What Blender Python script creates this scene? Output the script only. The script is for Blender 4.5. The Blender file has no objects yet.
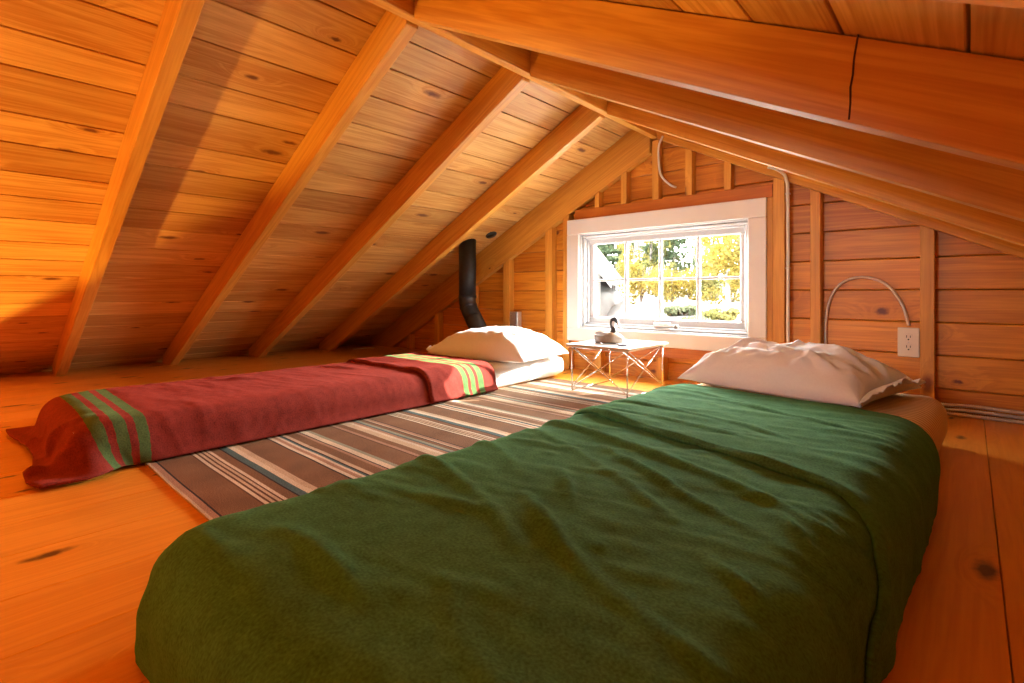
import bpy, bmesh, math, random
import numpy as np
from mathutils import Vector, Matrix, noise as mnoise

SC = bpy.context.scene
COL = SC.collection

# ------------------------------------------------------------------ camera
cam_d = bpy.data.cameras.new('camera')
cam = bpy.data.objects.new('camera', cam_d)
COL.objects.link(cam)
cam.location = (0, 0, 0.5)
cam.rotation_euler = (math.pi / 2, 0, math.radians(42.18))
cam_d.lens = 17.75
cam_d.sensor_width = 36
cam_d.shift_y = -0.0474
cam_d.clip_start = 0.02
cam_d.clip_end = 200
SC.camera = cam

# ------------------------------------------------------------------ view
SC.view_settings.view_transform = 'Standard'
SC.view_settings.look = 'None'
SC.view_settings.exposure = 0.0
SC.view_settings.gamma = 1.0
SC.view_settings.use_curve_mapping = False

# ------------------------------------------------------------------ sky
SUN_DIR = Vector((-0.66, -1.0, -0.55)).normalized()      # direction the sunlight travels
world = bpy.data.worlds.new('sky')
SC.world = world
world.use_nodes = True
wn = world.node_tree.nodes
wl = world.node_tree.links
wn.clear()
w_out = wn.new('ShaderNodeOutputWorld')
w_bg = wn.new('ShaderNodeBackground')
w_sky = wn.new('ShaderNodeTexSky')
w_sky.sky_type = 'HOSEK_WILKIE'
w_sky.turbidity = 4.0
w_sky.ground_albedo = 0.5
w_sky.sun_direction = (-SUN_DIR.x, -SUN_DIR.y, -SUN_DIR.z)
w_mix = wn.new('ShaderNodeMix'); w_mix.data_type = 'RGBA'
w_mix.inputs[0].default_value = 0.78
w_mix.inputs[7].default_value = (1.0, 0.97, 0.92, 1)
wl.new(w_sky.outputs[0], w_mix.inputs[6])
wl.new(w_mix.outputs[2], w_bg.inputs[0])
w_bg.inputs[1].default_value = 135.0
wl.new(w_bg.outputs[0], w_out.inputs[0])


def light(name, kind, loc, energy, color, rot=None, **kw):
    d = bpy.data.lights.new(name, kind)
    d.energy = energy
    d.color = color
    for k, v in kw.items():
        setattr(d, k, v)
    o = bpy.data.objects.new(name, d)
    o.location = loc
    if rot is not None:
        o.rotation_euler = rot
    COL.objects.link(o)
    return o


sun = light('sun', 'SUN', (3, 6, 5), 38.0, (1.0, 0.95, 0.86), SUN_DIR.to_track_quat('-Z', 'Y').to_euler(), angle=0.009)
portal = light('window_portal', 'AREA', (-1.3425, 2.83, 0.576), 1.0, (1, 1, 1), (-math.pi / 2, 0, 0), shape='RECTANGLE', size=1.04, size_y=0.62)
portal.data.cycles.is_portal = True
# warm lamp of the room below the loft edge, then two added fill lamps
light('warm_room_lamp', 'POINT', (-2.9, -1.30, -0.75), 290.0, (1.0, 0.56, 0.10), shadow_soft_size=0.06)
light('rafter_fill_lamp', 'POINT', (0.15, -2.6, -0.60), 24.0, (1.0, 0.70, 0.36), shadow_soft_size=0.15)  # added fill for the right rafter faces, not a known fixture
spot_d = (Vector((-0.85, 2.7, 0.68)) - Vector((-1.0, -1.6, 1.15)))
light('gable_fill_spot', 'SPOT', (-1.0, -1.6, 1.15), 110.0, (0.95, 0.98, 1.0), spot_d.to_track_quat('-Z', 'Y').to_euler(), shadow_soft_size=0.22, spot_size=math.radians(38), spot_blend=0.7)  # added neutral fill aimed at the gable wall to brighten the casing


# ------------------------------------------------------------------ tags
def tag(o, label, cat, group=None, kind='thing'):
    o['label'] = label
    o['category'] = cat
    o['kind'] = kind
    if group:
        o['group'] = group
    return o


def structure(o, label=None):
    o['kind'] = 'structure'
    if label:
        o['label'] = label
    return o


def empty(name, loc=(0, 0, 0), rz=0.0):
    o = bpy.data.objects.new(name, None)
    o.empty_display_size = 0.1
    o.location = loc
    o.rotation_euler = (0, 0, rz)
    COL.objects.link(o)
    return o


def link_mesh(name, me, mat, parent=None, smooth=False):
    if mat is not None:
        for m in (mat if isinstance(mat, (list, tuple)) else [mat]):
            me.materials.append(m)
    if smooth:
        for p in me.polygons:
            p.use_smooth = True
    o = bpy.data.objects.new(name, me)
    COL.objects.link(o)
    if parent is not None:
        o.parent = parent
    return o


def from_bm(name, bm, mat, parent=None, smooth=False):
    bmesh.ops.recalc_face_normals(bm, faces=bm.faces)
    me = bpy.data.meshes.new(name)
    bm.to_mesh(me)
    bm.free()
    return link_mesh(name, me, mat, parent, smooth)


# ------------------------------------------------------------------ shapes
def box(bm, lo, hi, M=None, bevel=0.0, board=None):
    """a box, its edges chamfered by bevel"""
    lo, hi = Vector(lo), Vector(hi)
    lay = None
    if board is not None:
        lay = bm.verts.layers.float.get('board') or bm.verts.layers.float.new('board')

    def vert(p):
        v = bm.verts.new(M @ p if M is not None else p)
        if lay is not None:
            v[lay] = board
        return v

    sg = (0, 1)
    if not bevel:
        V = {(i, j, k): vert(Vector(((lo, hi)[i].x, (lo, hi)[j].y, (lo, hi)[k].z))) for i in sg for j in sg for k in sg}
        for ax in range(3):
            for s in sg:
                q = []
                for p, r in ((0, 0), (1, 0), (1, 1), (0, 1)):
                    c = [p, r]
                    c.insert(ax, s)
                    q.append(V[tuple(c)])
                bm.faces.new(q if s else q[::-1])
        return list(V.values())
    V = {}
    for i in sg:
        for j in sg:
            for k in sg:
                for ax in range(3):
                    c = [(lo, hi)[i].x, (lo, hi)[j].y, (lo, hi)[k].z]
                    for d in range(3):
                        if d != ax:
                            c[d] += bevel if (i, j, k)[d] == 0 else -bevel
                    V[(i, j, k, ax)] = vert(Vector(c))
    for ax in range(3):
        for s in sg:
            q = []
            for p, r in ((0, 0), (1, 0), (1, 1), (0, 1)):
                c = [p, r]
                c.insert(ax, s)
                q.append(V[(*c, ax)])
            bm.faces.new(q)
        o1, o2 = [d for d in range(3) if d != ax]
        for s1 in sg:
            for s2 in sg:
                q = []
                for e, face_ax in ((0, o1), (1, o1), (1, o2), (0, o2)):
                    c = [0, 0, 0]
                    c[ax], c[o1], c[o2] = e, s1, s2
                    q.append(V[(*c, face_ax)])
                bm.faces.new(q)
    for i in sg:
        for j in sg:
            for k in sg:
                bm.faces.new([V[(i, j, k, ax)] for ax in range(3)])
    return list(V.values())


def tube_data(pts, r, seg=10, caps=True, radii=None):
    """rings along a polyline, parallel transported; returns verts, faces"""
    pts = [Vector(p) for p in pts]
    n = len(pts)
    tang = []
    for i in range(n):
        a = pts[max(i - 1, 0)]
        b = pts[min(i + 1, n - 1)]
        tang.append((b - a).normalized())
    up = Vector((0, 0, 1)) if abs(tang[0].z) < 0.9 else Vector((1, 0, 0))
    u = tang[0].cross(up).normalized()
    verts, faces = [], []
    for i in range(n):
        t = tang[i]
        u = (u - t * u.dot(t)).normalized()
        w = t.cross(u)
        rr = radii[i] if radii else r
        for k in range(seg):
            a = 2 * math.pi * k / seg
            verts.append(pts[i] + (u * math.cos(a) + w * math.sin(a)) * rr)
    for i in range(n - 1):
        for k in range(seg):
            a = i * seg + k
            b = i * seg + (k + 1) % seg
            faces.append((a, b, b + seg, a + seg))
    if caps:
        faces.append(tuple(range(seg - 1, -1, -1)))
        faces.append(tuple((n - 1) * seg + k for k in range(seg)))
    return verts, faces


def tube(name, pts, r, mat, parent=None, seg=10, radii=None):
    v, f = tube_data(pts, r, seg, True, radii)
    me = bpy.data.meshes.new(name)
    me.from_pydata([tuple(p) for p in v], [], f)
    return link_mesh(name, me, mat, parent, True)


def smooth_path(pts, n):
    """Catmull-Rom through the points"""
    P = [Vector(p) for p in pts]
    P = [P[0] * 2 - P[1]] + P + [P[-1] * 2 - P[-2]]
    out = []
    segs = len(P) - 3
    for s in range(segs):
        for k in range(n):
            t = k / n
            p0, p1, p2, p3 = P[s:s + 4]
            out.append(0.5 * ((2 * p1) + (p2 - p0) * t + (2 * p0 - 5 * p1 + 4 * p2 - p3) * t * t + (3 * p1 - p0 - 3 * p2 + p3) * t ** 3))
    out.append(P[-2])
    return out


def lathe(name, prof, mat, parent=None, seg=20, loc=(0, 0, 0)):
    verts, faces = [], []
    for r, z in prof:
        for k in range(seg):
            a = 2 * math.pi * k / seg
            verts.append((loc[0] + r * math.cos(a), loc[1] + r * math.sin(a), loc[2] + z))
    for i in range(len(prof) - 1):
        for k in range(seg):
            a, b = i * seg + k, i * seg + (k + 1) % seg
            faces.append((a, b, b + seg, a + seg))
    faces.append(tuple(range(seg - 1, -1, -1)))
    faces.append(tuple((len(prof) - 1) * seg + k for k in range(seg)))
    me = bpy.data.meshes.new(name)
    me.from_pydata(verts, [], faces)
    return link_mesh(name, me, mat, parent, True)


# ------------------------------------------------------------------ materials
class NT:
    def __init__(self, name):
        self.m = bpy.data.materials.new(name)
        self.m.use_nodes = True
        self.t = self.m.node_tree
        self.b = self.t.nodes['Principled BSDF']

    def n(self, kind, **kw):
        o = self.t.nodes.new(kind)
        for k, v in kw.items():
            setattr(o, k, v)
        return o

    def l(self, a, b):
        self.t.links.new(a, b)

    def math(self, op, a, b=None, c=None, clamp=False):
        o = self.n('ShaderNodeMath', operation=op, use_clamp=clamp)
        for i, x in enumerate((a, b, c)):
            if x is None:
                continue
            if isinstance(x, (int, float)):
                o.inputs[i].default_value = x
            else:
                self.l(x, o.inputs[i])
        return o.outputs[0]

    def mix(self, fac, a, b, blend='MIX'):
        o = self.n('ShaderNodeMix', data_type='RGBA', blend_type=blend)
        for i, x in ((0, fac), (6, a), (7, b)):
            if isinstance(x, (int, float)):
                o.inputs[i].default_value = x
            elif isinstance(x, tuple):
                o.inputs[i].default_value = (*x, 1) if len(x) == 3 else x
            else:
                self.l(x, o.inputs[i])
        return o.outputs[2]

    def ramp(self, fac, stops):
        o = self.n('ShaderNodeValToRGB')
        r = o.color_ramp
        while len(r.elements) < len(stops):
            r.elements.new(0.5)
        for e, (p, c) in zip(r.elements, stops):
            e.position = p
            e.color = (*c, 1) if len(c) == 3 else c
        self.l(fac, o.inputs[0])
        return o.outputs[0]

    def range(self, v, a, b, c=0.0, d=1.0):
        o = self.n('ShaderNodeMapRange')
        self.l(v, o.inputs[0])
        for i, x in enumerate((a, b, c, d)):
            o.inputs[i + 1].default_value = x
        return o.outputs[0]

    def bump(self, h, strength, dist=0.01):
        o = self.n('ShaderNodeBump')
        o.inputs['Strength'].default_value = strength
        o.inputs['Distance'].default_value = dist
        self.l(h, o.inputs['Height'])
        self.l(o.outputs[0], self.b.inputs['Normal'])


def wood(name, axis, light_c, dark_c, knots=1.0, rough=0.45, tone=0.25, grain=1.0, knot_c=(0.06, 0.016, 0.005), spec=0.5, coat=0.0, fade=None):
    t = NT(name)
    tc = t.n('ShaderNodeTexCoord')
    at = t.n('ShaderNodeAttribute', attribute_name='board')
    oi = t.n('ShaderNodeObjectInfo')
    seed = t.math('ADD', t.math('MULTIPLY', at.outputs['Fac'], 7.31), t.math('MULTIPLY', oi.outputs['Random'], 53.0))
    cv = t.n('ShaderNodeCombineXYZ')
    t.l(t.math('MULTIPLY', seed, 1.7), cv.inputs[0])
    t.l(t.math('MULTIPLY', seed, 2.3), cv.inputs[1])
    t.l(t.math('MULTIPLY', seed, 3.1), cv.inputs[2])
    add = t.n('ShaderNodeVectorMath', operation='ADD')
    t.l(tc.outputs['Object'], add.inputs[0])
    t.l(cv.outputs[0], add.inputs[1])
    base = add.outputs[0]

    def scaled(src, along, across):
        mp = t.n('ShaderNodeMapping')
        s = [across] * 3
        s['XYZ'.index(axis)] = along
        mp.inputs['Scale'].default_value = s
        t.l(src, mp.inputs[0])
        return mp.outputs[0]

    # knots
    kx = t.n('ShaderNodeSeparateXYZ')
    t.l(base, kx.inputs[0])
    oth = [i for i in range(3) if i != 'XYZ'.index(axis)]
    ku = t.math('ADD', kx.outputs[oth[0]], t.math('MULTIPLY', kx.outputs[oth[1]], 0.62))
    kc = t.n('ShaderNodeCombineXYZ')
    t.l(t.math('MULTIPLY', kx.outputs['XYZ'.index(axis)], 2.6), kc.inputs[0])
    t.l(t.math('MULTIPLY', ku, 6.5), kc.inputs[1])
    kv = kc.outputs[0]
    vo = t.n('ShaderNodeTexVoronoi', feature='F1', voronoi_dimensions='2D')
    vo.inputs['Scale'].default_value = 1.0
    vo.inputs['Randomness'].default_value = 0.9
    t.l(kv, vo.inputs['Vector'])
    sep = t.n('ShaderNodeSeparateColor')
    t.l(vo.outputs['Color'], sep.inputs[0])
    gate = t.math('LESS_THAN', sep.outputs[0], 0.42 * knots)
    size = t.range(sep.outputs[1], 0, 1, 0.04, 0.15)
    dist = vo.outputs['Distance']
    kn_noise = t.n('ShaderNodeTexNoise')
    kn_noise.inputs['Scale'].default_value = 40
    t.l(base, kn_noise.inputs['Vector'])
    dist2 = t.math('ADD', dist, t.math('MULTIPLY', t.math('SUBTRACT', kn_noise.outputs[0], 0.5), 0.11))
    kcore = t.math('MULTIPLY', gate, t.math('SUBTRACT', 1.0, t.math('SMOOTH_MIN', t.math('DIVIDE', dist2, size), 1.0, 0.2), clamp=True))
    khalo = t.math('MULTIPLY', gate, t.math('SUBTRACT', 1.0, t.math('DIVIDE', dist, 0.42), clamp=True))
    # grain bends round the knots
    bend = t.n('ShaderNodeVectorMath', operation='SCALE')
    cb = t.n('ShaderNodeCombineXYZ')
    for i in range(3):
        t.l(t.math('MULTIPLY', t.math('POWER', khalo, 2.0), 0.10), cb.inputs[i])
    badd = t.n('ShaderNodeVectorMath', operation='ADD')
    t.l(base, badd.inputs[0])
    t.l(cb.outputs[0], badd.inputs[1])
    n1 = t.n('ShaderNodeTexNoise')
    n1.inputs['Scale'].default_value = 1.0
    n1.inputs['Detail'].default_value = 5
    n1.inputs['Distortion'].default_value = 0.6
    t.l(scaled(badd.outputs[0], 0.9 * grain, 17 * grain), n1.inputs['Vector'])
    rings = t.math('SINE', t.math('MULTIPLY', n1.outputs[0], 34.0))
    rings = t.range(rings, -1, 1, 0, 1)
    n2 = t.n('ShaderNodeTexNoise')
    n2.inputs['Scale'].default_value = 1.0
    n2.inputs['Detail'].default_value = 3
    t.l(scaled(base, 5, 170), n2.inputs['Vector'])
    n3 = t.n('ShaderNodeTexNoise')
    n3.inputs['Scale'].default_value = 1.0
    n3.inputs['Detail'].default_value = 2
    t.l(scaled(base, 0.8, 3.0), n3.inputs['Vector'])
    f = t.math('ADD', t.math('MULTIPLY', rings, 0.34), t.math('MULTIPLY', t.range(n2.outputs[0], 0.3, 0.7), 0.34))
    f = t.math('ADD', f, t.math('MULTIPLY', t.range(n3.outputs[0], 0.3, 0.7), 0.42), clamp=True)
    c = t.mix(f, light_c, dark_c)
    # per board tone
    wn_ = t.n('ShaderNodeTexWhiteNoise', noise_dimensions='1D')
    t.l(seed, wn_.inputs['W'])
    tn = t.range(wn_.outputs[0], 0, 1, 1 - tone, 1 + tone * 0.4)
    tnc = t.n('ShaderNodeCombineColor')
    t.l(tn, tnc.inputs[0])
    t.l(t.math('POWER', tn, 1.25), tnc.inputs[1])
    t.l(t.math('POWER', tn, 1.5), tnc.inputs[2])
    c = t.mix(1.0, c, tnc.outputs[0], 'MULTIPLY')
    c = t.mix(t.math('MULTIPLY', t.math('POWER', khalo, 3.0), 0.55), c, dark_c)
    c = t.mix(t.math('MULTIPLY', kcore, 1.6, clamp=True), c, knot_c)
    t.l(c, t.b.inputs['Base Color'])
    t.b.inputs['Roughness'].default_value = rough
    t.b.inputs['Specular IOR Level'].default_value = spec
    if coat:
        t.b.inputs['Coat Weight'].default_value = coat
        t.b.inputs['Coat Roughness'].default_value = 0.22
    t.bump(f, 0.12, 0.004)
    return t.m


def plain(name, color, rough=0.5, metal=0.0, spec=0.5, bump=0.0, bscale=60.0, var=0.0, coat=0.0):
    t = NT(name)
    t.b.inputs['Roughness'].default_value = rough
    t.b.inputs['Metallic'].default_value = metal
    t.b.inputs['Specular IOR Level'].default_value = spec
    if coat:
        t.b.inputs['Coat Weight'].default_value = coat
    tc = t.n('ShaderNodeTexCoord')
    nz = t.n('ShaderNodeTexNoise')
    nz.inputs['Scale'].default_value = bscale
    nz.inputs['Detail'].default_value = 4
    t.l(tc.outputs['Object'], nz.inputs['Vector'])
    lo = tuple(max(0, x * (1 - var)) for x in color)
    hi = tuple(min(1, x * (1 + var)) for x in color)
    t.l(t.mix(t.range(nz.outputs[0], 0.3, 0.7), lo, hi), t.b.inputs['Base Color'])
    if bump:
        t.bump(nz.outputs[0], bump, 0.005)
    return t.m


def wool(name, color, stripe=None, bands=(), mott=0.35, fuzz=(3.2, 3.2, 3.2)):
    """felted wool; the stripe bands lie across the blanket at fixed lengths (UV v, metres)"""
    t = NT(name)
    uv = t.n('ShaderNodeUVMap', uv_map='flat')
    n1 = t.n('ShaderNodeTexNoise'); n1.inputs['Scale'].default_value = 260; n1.inputs['Detail'].default_value = 3
    n2 = t.n('ShaderNodeTexNoise'); n2.inputs['Scale'].default_value = 42; n2.inputs['Detail'].default_value = 4
    n3 = t.n('ShaderNodeTexNoise'); n3.inputs['Scale'].default_value = 6; n3.inputs['Detail'].default_value = 2
    for n in (n1, n2, n3):
        t.l(uv.outputs[0], n.inputs['Vector'])
    m = t.math('ADD', t.math('MULTIPLY', n1.outputs[0], 0.55), t.math('MULTIPLY', n2.outputs[0], 0.3))
    m = t.math('ADD', m, t.math('MULTIPLY', n3.outputs[0], 0.15))
    lo = tuple(x * (1 - mott) for x in color)
    hi = tuple(x * (1 + mott) for x in color)
    fac = t.range(m, 0.36, 0.64)
    c = t.mix(fac, lo, hi)
    if stripe:
        sp = t.n('ShaderNodeSeparateXYZ')
        t.l(uv.outputs[0], sp.inputs[0])
        v = t.math('ADD', sp.outputs[1], t.math('MULTIPLY', t.math('SUBTRACT', n2.outputs[0], 0.5), 0.008))
        acc = None
        for a, b in bands:
            k = t.math('MULTIPLY', t.math('GREATER_THAN', v, a), t.math('LESS_THAN', v, b))
            acc = k if acc is None else t.math('MAXIMUM', acc, k)
        sc = t.mix(fac, tuple(x * (1 - mott) for x in stripe), tuple(x * (1 + mott) for x in stripe))
        c = t.mix(acc, c, sc)
    t.l(c, t.b.inputs['Base Color'])
    t.b.inputs['Roughness'].default_value = 1.0
    t.b.inputs['Specular IOR Level'].default_value = 0.1
    t.b.inputs['Sheen Weight'].default_value = 0.30
    t.l(t.mix(1.0, c, fuzz, 'MULTIPLY'), t.b.inputs['Sheen Tint'])
    t.b.inputs['Sheen Roughness'].default_value = 0.6
    t.bump(n1.outputs[0], 0.22, 0.002)
    return t.m


M = {}
M['deck'] = wood('pine_decking', 'Y', (0.93, 0.61, 0.21), (0.56, 0.23, 0.036), knots=0.5, knot_c=(0.17, 0.055, 0.018), rough=0.5, tone=0.30)
M['rafter'] = wood('fir_rafter', 'X', (0.80, 0.43, 0.075), (0.54, 0.21, 0.024), knots=0.14, knot_c=(0.13, 0.03, 0.007), rough=0.42, tone=0.12)
M['stud'] = wood('fir_stud', 'Z', (0.80, 0.41, 0.066), (0.54, 0.21, 0.024), knots=0.3, knot_c=(0.2, 0.06, 0.015), rough=0.45, tone=0.15)
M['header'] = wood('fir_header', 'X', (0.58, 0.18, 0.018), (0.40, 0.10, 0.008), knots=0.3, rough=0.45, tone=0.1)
M['siding'] = wood('pine_siding', 'X', (0.82, 0.36, 0.036), (0.48, 0.14, 0.010), knots=0.8, knot_c=(0.15, 0.035, 0.008), rough=0.42, tone=0.22)
M['floor'] = wood('varnished_pine_floor', 'Y', (0.88, 0.40, 0.050), (0.70, 0.25, 0.018), knots=1.5, rough=0.33, tone=0.16, knot_c=(0.07, 0.012, 0.003))
M['room'] = wood('room_boards', 'Y', (0.66, 0.30, 0.08), (0.5, 0.2, 0.04), knots=0.4, rough=0.6)
M['sheath'] = plain('roof_sheathing', (0.10, 0.06, 0.03), 0.9)
M['white'] = plain('white_paint', (0.80, 0.79, 0.775), 0.42, var=0.02, bscale=9)
M['sash'] = plain('white_sash_paint', (0.62, 0.64, 0.67), 0.35, var=0.01, bscale=9)
M['sheet'] = plain('white_cotton', (0.84, 0.84, 0.85), 0.9, bump=0.15, bscale=180, var=0.03, spec=0.2)
M['chrome'] = plain('chrome_wire', (0.80, 0.80, 0.80), 0.16, metal=1.0)
M['laminate'] = plain('white_laminate', (0.86, 0.85, 0.83), 0.3, var=0.01)
M['steel'] = plain('galvanised_steel', (0.62, 0.61, 0.60), 0.42, metal=0.7, var=0.1, bscale=80)
M['grey_metal'] = plain('grey_metal', (0.42, 0.40, 0.38), 0.45, metal=0.6, var=0.1)
M['black_pipe'] = plain('black_stovepipe', (0.022, 0.023, 0.026), 0.5, var=0.2, bscale=40)
M['black'] = plain('black_paint', (0.02, 0.02, 0.022), 0.45)
M['plastic'] = plain('ivory_plastic', (0.80, 0.72, 0.60), 0.35, var=0.01)
M['slot'] = plain('dark_slot', (0.03, 0.025, 0.02), 0.6)
M['cable_white'] = plain('white_cable', (0.78, 0.74, 0.68), 0.45)
M['latch'] = plain('latch_metal', (0.28, 0.27, 0.25), 0.4, metal=0.7)

# ------------------------------------------------------------------ measures
RX, RZ, SL = -1.35, 1.395, 0.51           # ridge axis, rafter soffit at the ridge, roof slope
DEP = 0.148                               # rafter depth measured plumb
WALL = 2.70                               # stud face of the gable
SID = 2.755                               # siding face
EAVE_L, EAVE_R = -4.22, 1.52
ANG = math.atan(SL)
COS = math.cos(ANG)


def soffit(x):
    return RZ - SL * abs(x - RX)


# ------------------------------------------------------------------ roof decking
def make_ceiling(name, sgn, label):
    rnd = random.Random(11 if sgn < 0 else 23)
    bm = bmesh.new()
    s, k = 0.0, 0
    end = (2.95 if sgn < 0 else 2.95) / COS
    first = [0.085, 0.145, 0.14, 0.155, 0.165, 0.14, 0.20, 0.15, 0.16]
    # local frame: origin on the ridge at the deck face, s down the slope, n outward (up)
    ex = Vector((sgn * COS, 0, -math.sin(ANG)))
    en = Vector((sgn * math.sin(ANG), 0, COS))
    o = Vector((RX, 0, RZ + DEP))
    Mx = Matrix(((ex.x, 0, en.x, o.x), (ex.y, 1, en.y, o.y), (ex.z, 0, en.z, o.z), (0, 0, 0, 1)))
    while s < end:
        w = first[k] if k < len(first) else rnd.uniform(0.125, 0.18)
        g = 0.0055
        box(bm, (s, -4.1, 0.0), (s + w - g, 2.93, 0.018), Mx, 0.0015, board=k * 1.0 + (0.5 if sgn > 0 else 0))
        s += w
        k += 1
    o1 = from_bm(name, bm, M['deck'])
    structure(o1, label)
    bm = bmesh.new()
    box(bm, (-0.06, -4.12, 0.0185), (s, 2.95, 0.06), Mx)
    o2 = from_bm('sheathing', bm, M['sheath'], o1)
    return o1


make_ceiling('ceiling_left', -1, 'sloping pine board ceiling over the red bed')
make_ceiling('ceiling_right', 1, 'sloping pine board ceiling over the green bed')


# ------------------------------------------------------------------ rafters
def slope_piece(name, sgn, y0, y1, lo, hi, x_in, x_out, mat, label, cat, group=None, bevel=0.004):
    """a beam following the slope: plumb cut at x_in and x_out, offsets lo..hi over the soffit line"""
    xs = [x_in, x_out]
    poly = [(x_in, soffit(x_in) + lo), (x_out, soffit(x_out) + lo), (x_out, soffit(x_out) + hi), (x_in, soffit(x_in) + hi)]
    org = Vector((x_in, y0, soffit(x_in) + lo))
    rot = Matrix.Rotation(ANG if sgn > 0 else math.pi - ANG, 4, 'Y')
    inv = rot.inverted()
    bm = bmesh.new()
    a = [bm.verts.new(inv @ (Vector((x, y0, z)) - org)) for x, z in poly]
    b = [bm.verts.new(inv @ (Vector((x, y1, z)) - org)) for x, z in poly]
    n = len(poly)
    bm.faces.new(a)
    bm.faces.new(b[::-1])
    for i in range(n):
        bm.faces.new((a[i], b[i], b[(i + 1) % n], a[(i + 1) % n]))
    if bevel:
        bmesh.ops.bevel(bm, geom=list(bm.edges), offset=bevel, segments=2, affect='EDGES', profile=0.6)
    ob = from_bm(name, bm, mat)
    ob.location = org
    ob.rotation_euler = (0, ANG if sgn > 0 else math.pi - ANG, 0)
    tag(ob, label, cat, group)
    return ob


RY = [-0.17, 0.41, 0.995, 1.575, 2.165]
RW = 0.05
gl, gr = 'rafters of the slope over the red bed', 'rafters of the slope over the green bed'
lab_l = ['wooden rafter behind the loft edge on the red bed side',
         'broad orange rafter landing behind the striped foot of the red blanket',
         'second rafter up from the red blanket foot, half orange and half pale',
         'third rafter from the red blanket foot, on the slope over the red bed',
         'thin-looking rafter just in front of the black stovepipe']
lab_r = ['wooden rafter behind the loft edge on the green bed side',
         'blurred close rafter in the top right corner, only its underside showing',
         'largest rafter overhead, close, with a fine dark crack down its face',
         'rafter just behind the cracked overhead rafter, above the green bed',
         'narrow-looking rafter nearest the gable rafter above the green bed']
for i, y in enumerate(RY):
    if i > 0:
        slope_piece('rafter', -1, y, y + RW, 0.0, DEP - 0.003, RX - 0.021, EAVE_L - 0.05, M['rafter'], lab_l[i], 'rafter', gl)
    if i > 0:
        slope_piece('rafter', 1, y + (0.03 if i == 1 else 0), y + RW + (0.03 if i == 1 else 0), 0.0, DEP - 0.003, RX + 0.021, EAVE_R + 0.05, M['rafter'], lab_r[i], 'rafter', gr)
big = [o for o in COL.objects if o.get('label') == lab_r[2]][0]
ck = [(-0.135, 0.9948, 0.926), (-0.138, 0.9946, 0.905), (-0.141, 0.9946, 0.885), (-0.1425, 0.9946, 0.86), (-0.146, 0.9946, 0.84), (-0.146, 0.9946, 0.815), (-0.148, 0.9948, 0.787)]
inv = (Matrix.Translation(big.location) @ Matrix.Rotation(ANG, 4, 'Y')).inverted()
co = tube('crack', [inv @ Vector(p) for p in ck], 0.0016, plain('dark_crack', (0.06, 0.015, 0.004), 0.9), big, 6)
co['label'] = 'fine dark crack across the rafter face'
slope_piece('gable_rafter', -1, WALL - 0.002, WALL + 0.045, -0.075, DEP - 0.003, RX - 0.021, EAVE_L - 0.05, M['rafter'],
            'deep rafter against the gable wall behind the stovepipe', 'rafter', 'gable rafters')
slope_piece('gable_rafter', 1, WALL - 0.002, WALL + 0.045, 0.0, DEP - 0.003, RX + 0.021, EAVE_R + 0.05, M['rafter'],
            'rafter against the gable wall above the wall outlet', 'rafter', 'gable rafters')
bm = bmesh.new()
box(bm, (0, -0.019, 0), (6.8, 0.019, 0.136), bevel=0.003)
rb = from_bm('ridge_beam', bm, M['rafter'])
rb.location = (RX, -4.05, RZ - 0.001)
rb.rotation_euler = (0, 0, math.pi / 2)
tag(rb, 'long ridge board where the two rows of rafters meet', 'beam')


# ------------------------------------------------------------------ floor
bm = bmesh.new()
rnd = random.Random(5)
x = -4.6
k = 0
edges = []
xs = [0.0425]
while xs[0] > -4.6:
    xs.insert(0, xs[0] - rnd.choice([0.185, 0.19, 0.205, 0.235]))
while xs[-1] < 1.75:
    xs.append(xs[-1] + rnd.choice([0.19, 0.20, 0.22]))
for a, b in zip(xs[:-1], xs[1:]):
    box(bm, (a, -0.32, -0.03), (b - 0.0015, 2.93, 0.0), None, 0.0012, board=float(k))
    k += 1
fl = from_bm('floor', bm, M['floor'])
structure(fl, 'varnished knotty pine loft floor')
bm = bmesh.new()
box(bm, (-4.6, -0.33, -0.20), (1.75, 2.93, -0.0305))
from_bm('joist_deck', bm, M['room'], fl)

# ------------------------------------------------------------------ gable wall
WX0, WX1, WZ0, WZ1 = -1.857, -0.828, 0.275, 0.877        # opening inside the casing
bm = bmesh.new()
z = 0.103 - 0.137 * 2
k = 0
while z < 1.6:
    za, zb = max(z, -0.15), z + 0.137
    g = 0.0025
    pieces = []
    if zb <= WZ0 or za >= WZ1:
        pieces = [(-4.7, 1.9, za, zb)]
    else:
        pieces = [(-4.7, WX0 - 0.018, za, zb), (WX1 + 0.018, 1.9, za, zb)]
        if za < WZ0:
            pieces.append((WX0 - 0.018, WX1 + 0.018, za, WZ0 - 0.018))
        if zb > WZ1:
            pieces.append((WX0 - 0.018, WX1 + 0.018, WZ1 + 0.018, zb))
    for a, b, c, d in pieces:
        if d - c > 0.006 and zb > -0.05:
            box(bm, (a, SID, c + g / 2), (b, SID + 0.05, d - g / 2), None, 0.004 if d - c > 0.02 else 0.0, board=float(k))
    z += 0.137
    k += 1
for sgn in (-1, 1):
    no = Vector((sgn * math.sin(ANG), 0, COS))
    bmesh.ops.bisect_plane(bm, geom=list(bm.verts) + list(bm.edges) + list(bm.faces), plane_co=(RX, 0, RZ + DEP + 0.016), plane_no=no, clear_outer=True)
wall = from_bm('wall_back', bm, M['siding'])
structure(wall, 'gable wall of horizontal pine boards around the window')
bm = bmesh.new()
o_, i_ = SID + 0.0505, SID + 0.075
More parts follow.
